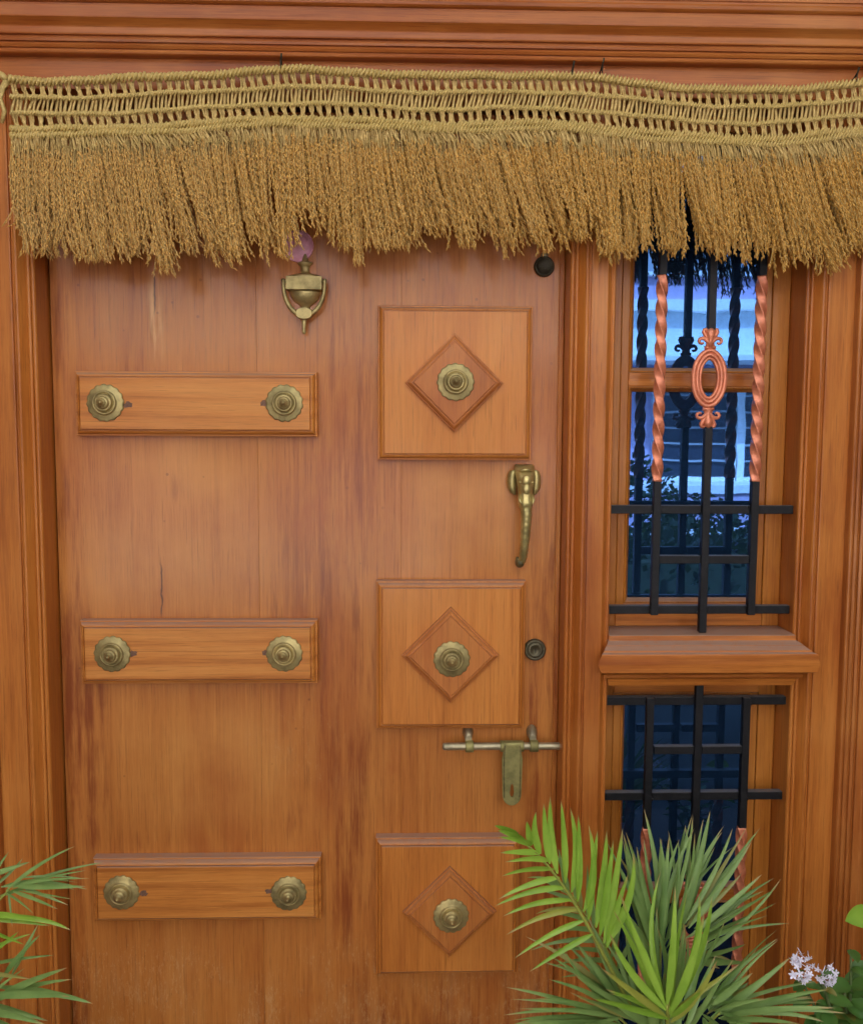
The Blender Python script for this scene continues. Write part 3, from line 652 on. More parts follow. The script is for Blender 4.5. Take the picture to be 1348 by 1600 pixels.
# ================================================================ RICE VALANCE
TX = np.array([-.7059,-.6894,-.5451,-.3777,-.2207,-.0857,.0614,.1409,.2891,.4154,.5192,.6695,.8081,.95]); TZ = np.array([2.0693,2.0653,2.0695,2.0796,2.0927,2.0904,2.0838,2.0883,2.0905,2.0780,2.0707,2.0685,2.0870,2.0950])
BX = np.array([-.70,-.6916,-.5697,-.4015,-.3341,-.2887,-.2325,-.1874,-.1475,-.1194,-.0855,-.0401,.0737,.1876,.2908,.3719,.4635,.5217,.6257,.6964,.7205,.7421,.7881,.8209,.95]); BZ = np.array([1.785,1.7720,1.7560,1.7590,1.7575,1.7846,1.7790,1.7900,1.8280,1.7900,1.7720,1.7904,1.7692,1.7960,1.7858,1.7575,1.7841,1.7701,1.7824,1.7560,1.7381,1.7790,1.7952,1.7910,1.79])
def topz(x):
    x = np.asarray(x, float); return sum(np.interp(x + d, TX, TZ) for d in (-.05,-.025,0,.025,.05)) / 5
VX0, VX1 = -.6960, .930
val = tag(empty('rice_fringe', (.1, -.03, 2.08)), 'golden rice ear fringe with knotted straw header hung across the door head', 'fringe')
YV_ = -.026
def wob(x, s): return np.sin(x*23 + s*5.1)*.0016 + np.sin(x*61 + s*2.3)*.0008
def cord(off, r, s, strands=2, pitch=.013, y=YV_):
    xs = np.arange(VX0, VX1, .0022); mb_v = []; mb_f = []; nb = 6
    for st in range(strands):
        ph = 2*np.pi*(xs/pitch) + st*2*np.pi/strands
        c = np.stack([xs, y - .55*r*np.cos(ph), topz(xs) - off + wob(xs, s) + .55*r*np.sin(ph)], 1)
        th = np.arange(nb)*2*np.pi/nb
        fl = 1.15 + .16*np.random.randn(len(xs), 1)
        ring = np.stack([np.zeros((len(xs), nb)), .62*r*fl*np.cos(th)[None], .62*r*fl*np.sin(th)[None]], 2) + c[:, None, :]
        b = sum(len(q_) for q_ in mb_v); mb_v.append(ring.reshape(-1, 3))
        i = np.arange(len(xs)-1)[:, None]*nb; k = np.arange(nb)[None]; k2 = (k+1) % nb
        mb_f.append((np.stack([i+k, i+k2, i+nb+k2, i+nb+k], 2).reshape(-1, 4)) + b)
    o = mesh_np('cord', np.concatenate(mb_v), np.concatenate(mb_f), M_cord, val, True); return o
cord(.0055, .0068, 0, 2, .014, YV_-.003); cord(.0335, .0046, 1, 2, .010); cord(.0615, .0046, 2, 2, .010); cord(.0885, .0066, 3, 2, .012, YV_-.002); cord(.0980, .0066, 4, 2, .012, YV_-.002)
def strips(P0, P1, P2, w, name, mat):      # flat straws as folded three-point ribbons with some thickness
    n = len(P0); d = P2 - P0; d /= np.linalg.norm(d, axis=1, keepdims=True)
    side = np.stack([d[:, 2], np.zeros(n), -d[:, 0]], 1) * (w[:, None]/2); fr = np.array([[0, -.0011, 0]])
    V = []
    for P in (P0, P1, P2): V += [P - side, P + fr, P + side, P - fr*.6]
    V = np.stack(V, 1).reshape(-1, 3); b = np.arange(n)[:, None, None]*12
    F = np.array([[k + r*4, (k+1) % 4 + r*4, (k+1) % 4 + r*4 + 4, k + r*4 + 4] for r in (0, 1) for k in range(4)] + [[0,1,2,3],[11,10,9,8]])
    o = mesh_np(name, V, (F[None] + b).reshape(-1, 4), mat, val, True); o['kind'] = 'stuff'; return o
def lattice(o0, o1, pitch, s):
    P0, P1, P2, W = [], [], [], []
    x = VX0 + .008
    while x < VX1 - .006:
        sl = .0022 + random.uniform(-.001, .001)
        for e in (-1, -.35, .35, 1):
            z = topz(x); mid = x + sl*.5
            P0.append((x + e*.0043 - sl, YV_ + random.uniform(-.002,.002), topz(x) - o0 + wob(x, s))); P1.append((x + e*.0027, YV_ + random.uniform(-.0025,.001), z - (o0+o1)/2)); P2.append((x + e*.0043*random.choice((1,1,-1)) + sl, YV_ + random.uniform(-.002,.002), z - o1))
            W.append(random.uniform(.0030,.0042))
        x += pitch * random.uniform(.86, 1.14)
    strips(np.array(P0), np.array(P1), np.array(P2), np.array(W), 'straw_lattice', M_straw)
lattice(.0085, .0330, .0158, 1); lattice(.0620, .0860, .0158, 2)
P0, P1, P2, W = [], [], [], []
x = VX0 + .004
while x < VX1 - .004:
    sl = random.gauss(-.0022, .0012) - .0012*math.sin(x*7); z = topz(x)
    a = np.array((x - sl, YV_ + random.uniform(-.001,.001), z - .0340)); c = np.array((x + sl, YV_ + random.uniform(-.001,.001), z - .0620))
    P0.append(a); P2.append(c); P1.append((a+c)/2 + np.array((random.uniform(-.0008,.0008), -.001, 0))); W.append(random.uniform(.0046,.0066)); x += random.uniform(.0062, .0086)
strips(np.array(P0), np.array(P1), np.array(P2), np.array(W), 'straw_row', M_straw)
P0, P1, P2, W = [], [], [], []
for i in range(1150):
    x = random.uniform(VX0, VX1 - .012); z = topz(x); g0 = .35 + .25*math.sin(x*11) + random.gauss(0, .10); L = random.uniform(.022, .032) * (1 + .15*math.sin(x*70))
    a = np.array((x, YV_ + random.uniform(-.006,.003), z - .1000)); d = np.array((math.sin(g0)*L, random.uniform(-.006, 0), -math.cos(g0)*L))
    P0.append(a); P2.append(a + d); P1.append(a + d*.5 + np.array((0,-.0015,0))); W.append(random.uniform(.0026,.0050))
strips(np.array(P0), np.array(P1), np.array(P2), np.array(W), 'straw_stubs', M_straw)
# the hanging ears: stalks and thousands of grains
def ears():
    rng = np.random.RandomState(5); NE = 1900
    cl = np.sort(rng.uniform(VX0, VX1 + .02, 120)); cl_len = rng.normal(0, .015, 120); cl_lean = rng.normal(.008, .010, 120)
    C, D, Ln, Wd = [], [], [], []; SV, SF = [], []; nb = 0
    for e in range(NE):
        x0 = VX0 + (VX1 - VX0)*((e*0.61803398875) % 1.0); k = np.argmin(np.abs(cl - x0 - rng.normal(0, .004)))
        layer = rng.rand(); y0 = -.020 - .016*layer
        z0 = float(topz(x0)) - rng.uniform(.098, .126)
        zb = float(np.interp(x0, BX, BZ)) + cl_len[k] + abs(rng.normal(0, .020)) - .004 + (rng.rand() < .25)*rng.uniform(0, .06)
        L = max(z0 - zb, .06); lean0 = .026 + .016*math.sin(x0*11); xe = x0 + lean0*.9 + (cl[k] - x0)*.45*abs(rng.normal(.7,.4)) + cl_lean[k]*.7 + rng.normal(0, .006)
        m = int(L/.0038); t = np.linspace(0, 1, m)
        hook = (rng.normal(0, .013) if rng.rand() < .5 else 0)
        px = x0 + lean0*.5*t + (xe - x0 - lean0*.5)*(t**1.7) + hook*t**6 + .0018*np.sin(t*9 + rng.rand()*6)*t; pz = z0 - L*t; py = y0 - (.010 + .020*layer)*np.sin(t*1.7) + .004*rng.randn()*t
        P = np.stack([px, py, pz], 1); T = np.gradient(P, axis=0); T /= np.linalg.norm(T, axis=1, keepdims=True)
        g = t > rng.uniform(.05, .22); g[::7] &= rng.rand() < .8
        Pg = P[g]; Tg = T[g]; n = len(Pg)
        ph = rng.rand()*6 + np.arange(n)*2.4; out = np.stack([np.cos(ph), np.sin(ph)*.8, np.zeros(n)], 1); spl = rng.uniform(.10, .30, n)[:, None]
        d = Tg + out*spl; d /= np.linalg.norm(d, axis=1, keepdims=True)
        C.append(Pg + out*.0016 + d*.002); D.append(d); Ln.append(rng.uniform(.0076, .0104, n)); Wd.append(rng.uniform(.0026, .0037, n))
        idx = np.linspace(0, m-1, 7).astype(int); Q = P[idx]; wv = .0008
        ring = np.concatenate([Q + np.array([[-wv,0,0]]), Q + np.array([[0,-wv,0]]), Q + np.array([[wv,0,0]])], 0); SV.append(ring)
        for r in range(6):
            for a_, b_ in ((0,1),(1,2),(2,0)): SF.append((nb + a_*7 + r, nb + b_*7 + r, nb + b_*7 + r+1, nb + a_*7 + r+1))
        nb += 21
    C = np.concatenate(C); D = np.concatenate(D); Ln = np.concatenate(Ln)[:, None]; Wd = np.concatenate(Wd)[:, None]
    A = np.cross(D, np.array([[.3,.9,.2]])); A /= np.linalg.norm(A, axis=1, keepdims=True); B = np.cross(D, A)
    V = np.stack([C - D*Ln*.5, C + A*Wd*.5 - D*Ln*.08, C + B*Wd*.42 - D*Ln*.08, C - A*Wd*.5 - D*Ln*.08, C - B*Wd*.42 - D*Ln*.08, C + D*Ln*.5], 1)
    F = np.array([[0,2,1],[0,3,2],[0,4,3],[0,1,4],[5,1,2],[5,2,3],[5,3,4],[5,4,1]])
    Fa = (F[None] + (np.arange(len(C))*6)[:, None, None]).reshape(-1, 3)
    o = mesh_np('rice_ears', V.reshape(-1, 3), Fa, M_grain, val, False); o['kind'] = 'stuff'
    o = mesh_np('rice_stalks', np.concatenate(SV), np.array(SF), M_straw, val, True); o['kind'] = 'stuff'
ears()
# loose tie at the left end
q = MB(); q.tube([(-.700,-.028,2.062),(-.708,-.030,2.070),(-.720,-.026,2.078),(-.735,-.012,2.090),(-.745,-.004,2.098)], [.006,.006,.005,.0045,.004], 8)
q.tube([(-.700,-.028,2.060),(-.706,-.032,2.048),(-.712,-.030,2.030),(-.706,-.028,2.010),(-.712,-.026,1.99)], [.006,.005,.004,.004,.003], 8); q.build('tie_cord', M_cord, val)
for (nx, nz, lab) in ((-.2215,2.0985,'thin dark nail holding the fringe above the knocker'), (.2935,2.0935,'thin dark nail through the fringe above the post'), (.3462,2.0995,'bent nail just right of the one above the post'), (.8040,2.0905,'dark nail holding the right end of the fringe')):
    q = MB(); q.tube([(nx,.004,nz-.004),(nx,-.022,nz-.002),(nx+.0005,-.034,nz+.004),(nx+.002,-.037,nz+.013)], .0017, 8); q.tube([(nx,-.0335,nz+.004),(nx-.0005,-.0355,nz-.012)], [.0016,.001], 6)
    tag(q.build('nail', M_bronze), lab, 'nail', 'nails holding the fringe')

# ================================================================ PLANTS
def leaf_strip(mb, base, d, L, W, droop, nrm, n=9, fold=.28, tipx=.75):
    d = Vector(d).normalized(); base = Vector(base); nrm = Vector(nrm)
    P = [base + d*(L*i/n) + Vector((0,0,-1))*droop*L*(i/n)**2.2 for i in range(n+1)]
    vs = []
    for i in range(n+1):
        T = (P[min(i+1,n)] - P[max(i-1,0)]).normalized(); S = T.cross(nrm)
        S = S.normalized() if S.length > 1e-4 else T.orthogonal().normalized(); N = S.cross(T).normalized()
        t = i/n; w = W*.5*min(1, (t/.16)**.6 if t > 0 else 0)*(max(0, 1-t)**tipx)*1.12 if t > 0 else W*.10
        vs += [P[i] - S*w + N*w*fold, P[i], P[i] + S*w + N*w*fold]
    fs = []
    for i in range(n):
        a = i*3; fs += [(a, a+1, a+4, a+3), (a+1, a+2, a+5, a+4)]
    mb.add(vs, fs, True)
def bez(P, n):
    P = [Vector(p) for p in P]; out = []
    for i in range(n+1):
        t = i/n; Q = P[:]
        while len(Q) > 1: Q = [Q[k].lerp(Q[k+1], t) for k in range(len(Q)-1)]
        out.append(Q[0])
    return out
def frond(parent, ctrl, npair, L, W, a0, a1, nrm, mat, droop=(.05,.25), t0=.12, sides=(-1,1), r0=.0042, Lsh=None, jitter=.08):
    path = bez(ctrl, 24); nrm = Vector(nrm).normalized()
    q = MB(); q.tube(path, [r0*(1 - .8*i/24) for i in range(25)], 7); ra = q.build('frond', M_rachis, parent)
    for s in sides:
        for k in range(npair):
            t = t0 + (1-t0)*(k + .5*(s > 0)*.6)/max(npair-1, 1); t = min(t, 1.0)
            f = t*24; i = min(int(f), 23); p = path[i].lerp(path[i+1], f-i); T = (path[i+1]-path[i]).normalized()
            S = T.cross(nrm).normalized()*s
            a = a0 + (a1-a0)*t + random.gauss(0, jitter)
            d = T*math.cos(a) + S*math.sin(a) + nrm*random.gauss(.10, .08)
            l = L*(Lsh(t) if Lsh else (.55 + .9*math.sin(math.pi*min(1,.12+.75*t))*.62))*random.uniform(.88,1.10)
            m = MB(); leaf_strip(m, p, d, l, W*random.uniform(.82,1.15), random.uniform(*droop), nrm*1 + Vector((0,0,.15)), 9)
            m.build('leaflet', mat, ra, origin=tuple(p), fix=False)
    return ra
def pot(x, y, r, h, label, soil=True):
    p = tag(empty('plant_pot', (x, y, 0)), label, 'pot')
    q = MB(); q.lathe([(r*.66,0.0005),(r*.70,.02),(r*.92,h-.06),(r*.94,h-.055),(r*1.02,h-.05),(r*1.03,h-.005),(r*1.0,h),(r*.90,h),(r*.88,h-.03),(r*.2,h-.03)], (x,y,0), (0,0,1), 40); q.build('pot_body', M_terra, p)
    q = MB(); q.lathe([(r*.86,h-.036),(r*.865,h-.026),(r*.4,h-.016),(.001,h-.014)], (x,y,0), (0,0,1), 30); q.build('soil', M_soil, p)
    return p
pot(.43, -.27, .15, .33, 'terracotta pot under the large palm by the post'); pot(-.74, -.36, .14, .32, 'terracotta pot under the palm at the left jamb'); pot(.76, -.26, .12, .34, 'terracotta pot under the lilac flowers')

FN = (0, -1, .18)
palm = tag(empty('areca_palm', (.43, -.27, .315)), 'bright green feather palm standing before the lower side window', 'palm')
q = MB()
for (a, b) in ((-.02,.01),(.015,-.01),(.03,.02),(-.035,-.015)): q.tube(bez([(.43+a,-.27+b,.31),(.43+a*1.3,-.27+b,.38),(.43+a*1.8,-.275+b,.47)], 6), [.012,.011,.010,.009,.008,.007,.006], 8)
q.build('stem_cluster', M_stem, palm)
# bright frond leaning out to the left
def leaf_to(parent, b, e, W, mat, arch=.10, n=10):
    b, e = Vector(b), Vector(e); L = (e-b).length; d = (e-b).normalized()
    sway = Vector((random.gauss(0,.085), random.gauss(0,.04), random.gauss(0,.03)))*L
    c = b.lerp(e, .5) + sway + Vector((-d.z*.25*(1 if d.x < 0 else -1)*0, -.15, .9))*L*arch*(1-abs(d.z)*.8) + Vector((random.gauss(0,.03), 0, 0))*L
    P = [b*(1-t)**2 + c*2*t*(1-t) + e*t*t for t in [i/n for i in range(n+1)]]
    nr = Vector((random.gauss(0,.25), -1, random.gauss(.25,.2))); vs = []
    for i in range(n+1):
        T = (P[min(i+1,n)] - P[max(i-1,0)]).normalized(); S = T.cross(nr).normalized(); N = S.cross(T); t = i/n
        w = W*.42*min(1, .22 + (t/.30)**.8)*(max(0, 1-t)**.62 if t > .4 else .728)*1.2
        vs += [P[i]-S*w+N*w*.5, P[i], P[i]+S*w+N*w*.5]
    m = MB(); m.add(vs, [f for i in range(n) for f in ((i*3,i*3+1,i*3+4,i*3+3),(i*3+1,i*3+2,i*3+5,i*3+4))], True)
    o = m.build('leaflet', mat, parent, origin=tuple(b), fix=False)
    at = o.data.attributes.new('tip', 'FLOAT', 'POINT'); at.data.foreach_set('value', [i//3/n for i in range(3*(n+1))])
    return o
def leafy_frond(parent, ctrl, leaves, mat, arch=.10, r0=.004, extra=1):
    q = MB(); path = bez(ctrl, 14); q.tube(path, [r0*(1-.6*i/14) for i in range(15)], 7); ra = q.build('frond', M_rachis, parent)
    for b, e, w in leaves:
        leaf_to(ra, b, e, w, mat, arch)
        for _ in range(extra):              # a neighbour leaflet a little behind
            k = Vector((random.gauss(0,.020), random.uniform(.02,.05), random.gauss(-.020,.018)))
            leaf_to(ra, Vector(b)+Vector((random.gauss(0,.006),.012,random.gauss(0,.006))), Vector(e)+k*1.2, w*random.uniform(.7,1), mat, arch)
    return ra
FRONT = [
    ((0.4078,-0.360,0.5539), (0.3274,-0.370,0.7500), 0.0172),
    ((0.4078,-0.360,0.5507), (0.3116,-0.380,0.6892), 0.0164),
    ((0.4102,-0.360,0.5380), (0.2945,-0.400,0.6462), 0.0148),
    ((0.4087,-0.360,0.5570), (0.4164,-0.360,0.7532), 0.0164),
    ((0.4119,-0.360,0.5485), (0.4548,-0.360,0.7393), 0.0164),
    ((0.4141,-0.360,0.5432), (0.4567,-0.380,0.7223), 0.0180),
    ((0.4143,-0.360,0.5379), (0.4428,-0.420,0.6215), 0.0115),
    ((0.4123,-0.360,0.5358), (0.2785,-0.420,0.6106), 0.0139),
    ((0.4155,-0.360,0.5305), (0.4717,-0.400,0.6562), 0.0148),
]
CENTRE = [
    ((0.4304,-0.240,0.5848), (0.4312,-0.220,0.7667), 0.0170),
    ((0.4324,-0.240,0.5893), (0.4475,-0.220,0.7711), 0.0150),
    ((0.4358,-0.240,0.5870), (0.4653,-0.220,0.7631), 0.0150),
    ((0.4260,-0.240,0.5825), (0.3921,-0.220,0.7513), 0.0160),
    ((0.4218,-0.240,0.5781), (0.3686,-0.220,0.7740), 0.0160),
    ((0.4198,-0.240,0.5690), (0.3528,-0.240,0.7354), 0.0130),
    ((0.4414,-0.240,0.5801), (0.4818,-0.230,0.7293), 0.0140),
    ((0.4180,-0.240,0.5542), (0.3388,-0.250,0.6792), 0.0130),
]
BACKR = [
    ((0.4773,-0.200,0.5910), (0.5339,-0.170,0.7918), 0.0170),
    ((0.4816,-0.200,0.5956), (0.5567,-0.170,0.7532), 0.0120),
    ((0.4859,-0.200,0.6025), (0.5747,-0.170,0.7589), 0.0120),
    ((0.4918,-0.200,0.5931), (0.6057,-0.180,0.7399), 0.0150),
    ((0.4956,-0.200,0.5791), (0.6219,-0.190,0.6842), 0.0130),
    ((0.5004,-0.200,0.5697), (0.6392,-0.210,0.6688), 0.0120),
    ((0.5041,-0.200,0.5556), (0.6191,-0.230,0.6316), 0.0120),
    ((0.4756,-0.200,0.5700), (0.5046,-0.180,0.7570), 0.0130),
    ((0.5080,-0.200,0.5404), (0.5743,-0.250,0.5923), 0.0150),
    ((0.5106,-0.200,0.5286), (0.5770,-0.260,0.5644), 0.0140),
    ((0.5082,-0.200,0.5345), (0.6518,-0.200,0.6820), 0.0090),
]
LOWR = [
    ((0.4970,-0.310,0.5029), (0.6168,-0.330,0.6184), 0.0170),
    ((0.5019,-0.310,0.5138), (0.5694,-0.360,0.5675), 0.0130),
    ((0.5070,-0.310,0.5193), (0.6081,-0.300,0.6289), 0.0080),
    ((0.5052,-0.310,0.5083), (0.6556,-0.380,0.5940), 0.0130),
    ((0.5142,-0.320,0.5116), (0.6568,-0.400,0.5770), 0.0130),
    ((0.5091,-0.320,0.5073), (0.5941,-0.420,0.5657), 0.0140),
    ((0.4984,-0.310,0.5249), (0.5547,-0.330,0.5912), 0.0160),
    ((0.5159,-0.330,0.5107), (0.5762,-0.420,0.5252), 0.0140),
    ((0.5210,-0.330,0.5161), (0.5469,-0.420,0.5257), 0.0140),
    ((0.4885,-0.320,0.4989), (0.4981,-0.420,0.5264), 0.0160),
]
LOWL = [
    ((0.3579,-0.300,0.4982), (0.2363,-0.300,0.6040), 0.0150),
    ((0.3525,-0.300,0.5038), (0.2268,-0.330,0.5848), 0.0120),
    ((0.3448,-0.310,0.5051), (0.1738,-0.380,0.5694), 0.0120),
    ((0.3503,-0.310,0.4941), (0.1734,-0.400,0.5602), 0.0130),
    ((0.3629,-0.300,0.5091), (0.2764,-0.290,0.6248), 0.0140),
    ((0.3683,-0.300,0.5035), (0.3068,-0.280,0.6241), 0.0130),
    ((0.3482,-0.310,0.4963), (0.2012,-0.360,0.5725), 0.0120),
    ((0.3710,-0.310,0.5047), (0.3443,-0.280,0.6072), 0.0130),
    ((0.3400,-0.310,0.4887), (0.1884,-0.420,0.5464), 0.0130),
    ((0.3790,-0.320,0.5005), (0.2593,-0.420,0.6109), 0.0140),
    ((0.3532,-0.320,0.4899), (0.2367,-0.420,0.5305), 0.0140),
]
LEFT_LEAVES = [
    ((-0.6048,-0.360,0.7553), (-0.4990,-0.360,0.8248), 0.0080),
    ((-0.5950,-0.360,0.7592), (-0.4713,-0.380,0.7833), 0.0060),
    ((-0.5902,-0.360,0.7622), (-0.4737,-0.390,0.7766), 0.0110),
    ((-0.5871,-0.360,0.7672), (-0.4802,-0.370,0.7914), 0.0050),
    ((-0.5903,-0.360,0.7571), (-0.4950,-0.390,0.7570), 0.0050),
    ((-0.5952,-0.360,0.7552), (-0.5113,-0.400,0.7467), 0.0080),
    ((-0.6049,-0.360,0.7522), (-0.5479,-0.400,0.7402), 0.0050),
    ((-0.6279,-0.360,0.7777), (-0.5746,-0.360,0.7973), 0.0100),
    ((-0.6146,-0.360,0.7473), (-0.5564,-0.360,0.7669), 0.0100),
    ((-0.6349,-0.380,0.7281), (-0.5367,-0.410,0.7338), 0.0120),
    ((-0.6310,-0.380,0.7081), (-0.5583,-0.410,0.6987), 0.0110),
    ((-0.6054,-0.380,0.6292), (-0.5470,-0.380,0.6971), 0.0110),
    ((-0.6068,-0.400,0.6097), (-0.4894,-0.430,0.6746), 0.0140),
    ((-0.6207,-0.400,0.6149), (-0.4793,-0.450,0.6435), 0.0150),
    ((-0.6263,-0.400,0.5900), (-0.5124,-0.450,0.6005), 0.0150),
    ((-0.6209,-0.400,0.6099), (-0.5629,-0.400,0.6571), 0.0060),
    ((-0.6412,-0.400,0.5701), (-0.5359,-0.460,0.5903), 0.0170),
    ((-0.6438,-0.360,0.7375), (-0.6022,-0.350,0.8129), 0.0100),
    ((-0.6376,-0.380,0.6579), (-0.5791,-0.380,0.7025), 0.0090),
    ((-0.6289,-0.380,0.6376), (-0.5456,-0.420,0.6515), 0.0100),
]
UPPER = [
    ((0.3144,-0.330,0.6439), (0.3393,-0.335,0.8356), .0165),
    ((0.3179,-0.330,0.6413), (0.3573,-0.335,0.7955), .0165),
    ((0.3077,-0.330,0.6568), (0.3248,-0.335,0.8158), .0165),
    ((0.3016,-0.330,0.6696), (0.3142,-0.335,0.8318), .0165),
    ((0.2896,-0.330,0.6835), (0.2997,-0.335,0.8319), .0165),
    ((0.2815,-0.330,0.6968), (0.2850,-0.335,0.8420), .0165),
    ((0.2714,-0.330,0.7131), (0.2688,-0.335,0.8571), .0165),
    ((0.2614,-0.330,0.7284), (0.2560,-0.335,0.8695), .0165),
    ((0.2513,-0.330,0.7437), (0.2414,-0.335,0.8810), .0165),
    ((0.2389,-0.330,0.7589), (0.2249,-0.335,0.8871), .0165),
    ((0.2265,-0.330,0.7752), (0.2145,-0.335,0.8763), .0165),
    ((0.2117,-0.330,0.7919), (0.2027,-0.335,0.8625), .0165),
    ((0.1969,-0.330,0.8060), (0.1885,-0.335,0.8477), .0165),
    ((0.3195,-0.330,0.6362), (0.3498,-0.335,0.7604), .0165),
]
LOWER = [
    ((0.1774,-0.330,0.8222), (0.1355,-0.360,0.8519), .0128),
    ((0.1969,-0.330,0.8060), (0.1418,-0.360,0.8338), .0128),
    ((0.2117,-0.330,0.7929), (0.1445,-0.360,0.8083), .0128),
    ((0.2240,-0.330,0.7802), (0.1517,-0.360,0.7935), .0128),
    ((0.2339,-0.330,0.7665), (0.1472,-0.360,0.7710), .0128),
    ((0.2424,-0.330,0.7529), (0.1434,-0.360,0.7345), .0128),
    ((0.2539,-0.330,0.7356), (0.1383,-0.360,0.7237), .0128),
    ((0.2640,-0.330,0.7157), (0.1503,-0.360,0.7067), .0128),
    ((0.2741,-0.330,0.7004), (0.1545,-0.360,0.6758), .0128),
    ((0.2842,-0.330,0.6825), (0.1678,-0.360,0.6377), .0128),
    ((0.2969,-0.330,0.6594), (0.1926,-0.360,0.6164), .0128),
    ((0.1871,-0.330,0.8146), (0.1403,-0.360,0.8445), .0128),
]

ra = leafy_frond(palm, [(.425,-.29,.42),(.355,-.33,.53),(.290,-.33,.68),(.250,-.33,.765),(.165,-.335,.829)], UPPER, M_leafA, .03, .0042, 0)
for b_, e_, w_ in LOWER: leaf_to(ra, b_, e_, w_, M_leafA, .17)
leafy_frond(palm, [(.430,-.29,.40),(.420,-.33,.48),(.412,-.36,.53),(.409,-.36,.560)], FRONT, M_leafA, .06, .005, 1)
leafy_frond(palm, [(.430,-.26,.42),(.430,-.25,.50),(.432,-.24,.55),(.432,-.24,.592)], CENTRE, M_leafB, .03, .004, 2)
leafy_frond(palm, [(.440,-.25,.42),(.470,-.22,.49),(.495,-.20,.55),(.482,-.20,.602)], BACKR, M_leafB, .08, .004, 2)
leafy_frond(palm, [(.440,-.28,.40),(.460,-.30,.44),(.490,-.31,.49),(.510,-.315,.515)], LOWR, M_leafB, .12, .004, 2)
leafy_frond(palm, [(.420,-.28,.40),(.400,-.30,.44),(.370,-.305,.485),(.345,-.31,.505)], LOWL, M_leafB, .14, .004, 2)
frond(palm, [(.41,-.24,.42),(.365,-.235,.54),(.320,-.23,.62),(.270,-.225,.685)], 10, .105, .0095, 1.1, .4, (.1,-1,.2), M_leafB, (.10,.3), .35)

FILL = []
for i in range(26):                          # inner leaves crowding the heart of the palm
    a = random.uniform(-1, 1); b0 = (.430 + a*.035, random.uniform(-.33,-.26), random.uniform(.44,.50))
    FILL.append((b0, (.430 + a*.13 + random.gauss(0,.012), b0[1] + random.uniform(-.05,.05), random.uniform(.58,.70) - abs(a)*.05), random.uniform(.013,.019)))
leafy_frond(palm, [(.432,-.28,.40),(.434,-.29,.45),(.432,-.30,.50),(.430,-.30,.54)], FILL[:13], M_leafB, .04, .004, 0)
leafy_frond(palm, [(.425,-.27,.40),(.427,-.28,.45),(.428,-.28,.50),(.430,-.28,.53)], FILL[13:], M_leafB, .04, .004, 0)

lp = tag(empty('areca_palm', (-.74, -.36, .305)), 'feather palm reaching in from the left beside the jamb', 'palm')
q = MB()
for (a, b) in ((-.02,.01),(.02,-.01),(.0,.02)): q.tube(bez([(-.74+a,-.36+b,.30),(-.74+a,-.36+b,.38),(-.74+a*1.5,-.36+b,.45)], 5), [.011,.010,.009,.008,.007,.006], 8)
q.build('stem_cluster', M_stem, lp)
leafy_frond(lp, [(-.74,-.36,.44),(-.70,-.37,.60),(-.66,-.36,.70),(-.60,-.36,.757)], LEFT_LEAVES[:9] + LEFT_LEAVES[17:18], M_leafB, .10, .004, 1)
leafy_frond(lp, [(-.74,-.36,.44),(-.71,-.38,.58),(-.68,-.38,.66),(-.63,-.38,.72)], LEFT_LEAVES[9:11] + LEFT_LEAVES[18:19], M_leafA, .10, .004, 1)
leafy_frond(lp, [(-.74,-.36,.42),(-.70,-.38,.50),(-.66,-.39,.57),(-.605,-.395,.615)], LEFT_LEAVES[11:17] + LEFT_LEAVES[19:], M_leafB, .10, .004, 1)

pent = tag(empty('flowering_plant', (.76, -.26, .32)), 'small leafy plant with two heads of pale lilac star flowers', 'flowering plant')
def ovate(parent, base, d, L, W, nrm, mat=M_leafC, droop=.25):
    m = MB(); d = Vector(d).normalized(); nrm = Vector(nrm).normalized(); base = Vector(base); n = 8; vs = []
    P = [base + d*(L*i/n) + Vector((0,0,-1))*droop*L*(i/n)**2 for i in range(n+1)]
    for i in range(n+1):
        T = (P[min(i+1,n)] - P[max(i-1,0)]).normalized(); S = T.cross(nrm).normalized(); N = S.cross(T); t = i/n; w = W*.5*math.sin(math.pi*min(1, t**.8))**.8 + .0006
        vs += [P[i]-S*w+N*w*.25, P[i]-S*w*.5+N*w*.02, P[i], P[i]+S*w*.5+N*w*.02, P[i]+S*w+N*w*.25]
    m.add(vs, [(i*5+k, i*5+k+1, i*5+k+6, i*5+k+5) for i in range(n) for k in range(4)], True)
    return m.build('leaf', mat, parent, origin=tuple(base), fix=False)
stems = []
for (tx, ty, tz) in ((.632,-.320,.590),(.670,-.320,.578),(.728,-.30,.610),(.765,-.29,.57),(.69,-.31,.52),(.72,-.30,.54),(.78,-.28,.60)):
    q = MB(); pth = bez([(.76+random.uniform(-.03,.03),-.26+random.uniform(-.03,.03),.315),(.745,-.26,.42),(tx*.7+.225,ty,.50),(tx,ty,tz)], 10)
    q.tube(pth, [.0042-.0022*i/10 for i in range(11)], 7); sb = q.build('stem', M_stem, pent); stems.append((sb, pth))
for si, (sb, pth) in enumerate(stems):
    for i in range(2, 11):
        for s in (-1, 1):
            if random.random() < .12: continue
            a = random.uniform(0, 6.28); d = (math.cos(a)*1.0, math.sin(a)*.7-.25, random.uniform(-.05,.55)); L = random.uniform(.030,.056)*(1.0 if i < 9 else .6)
            ovate(sb, pth[i], d, L, L*random.uniform(.45,.62), (0,-.5,.85), M_leafC, random.uniform(.1,.5))
fm = MB()
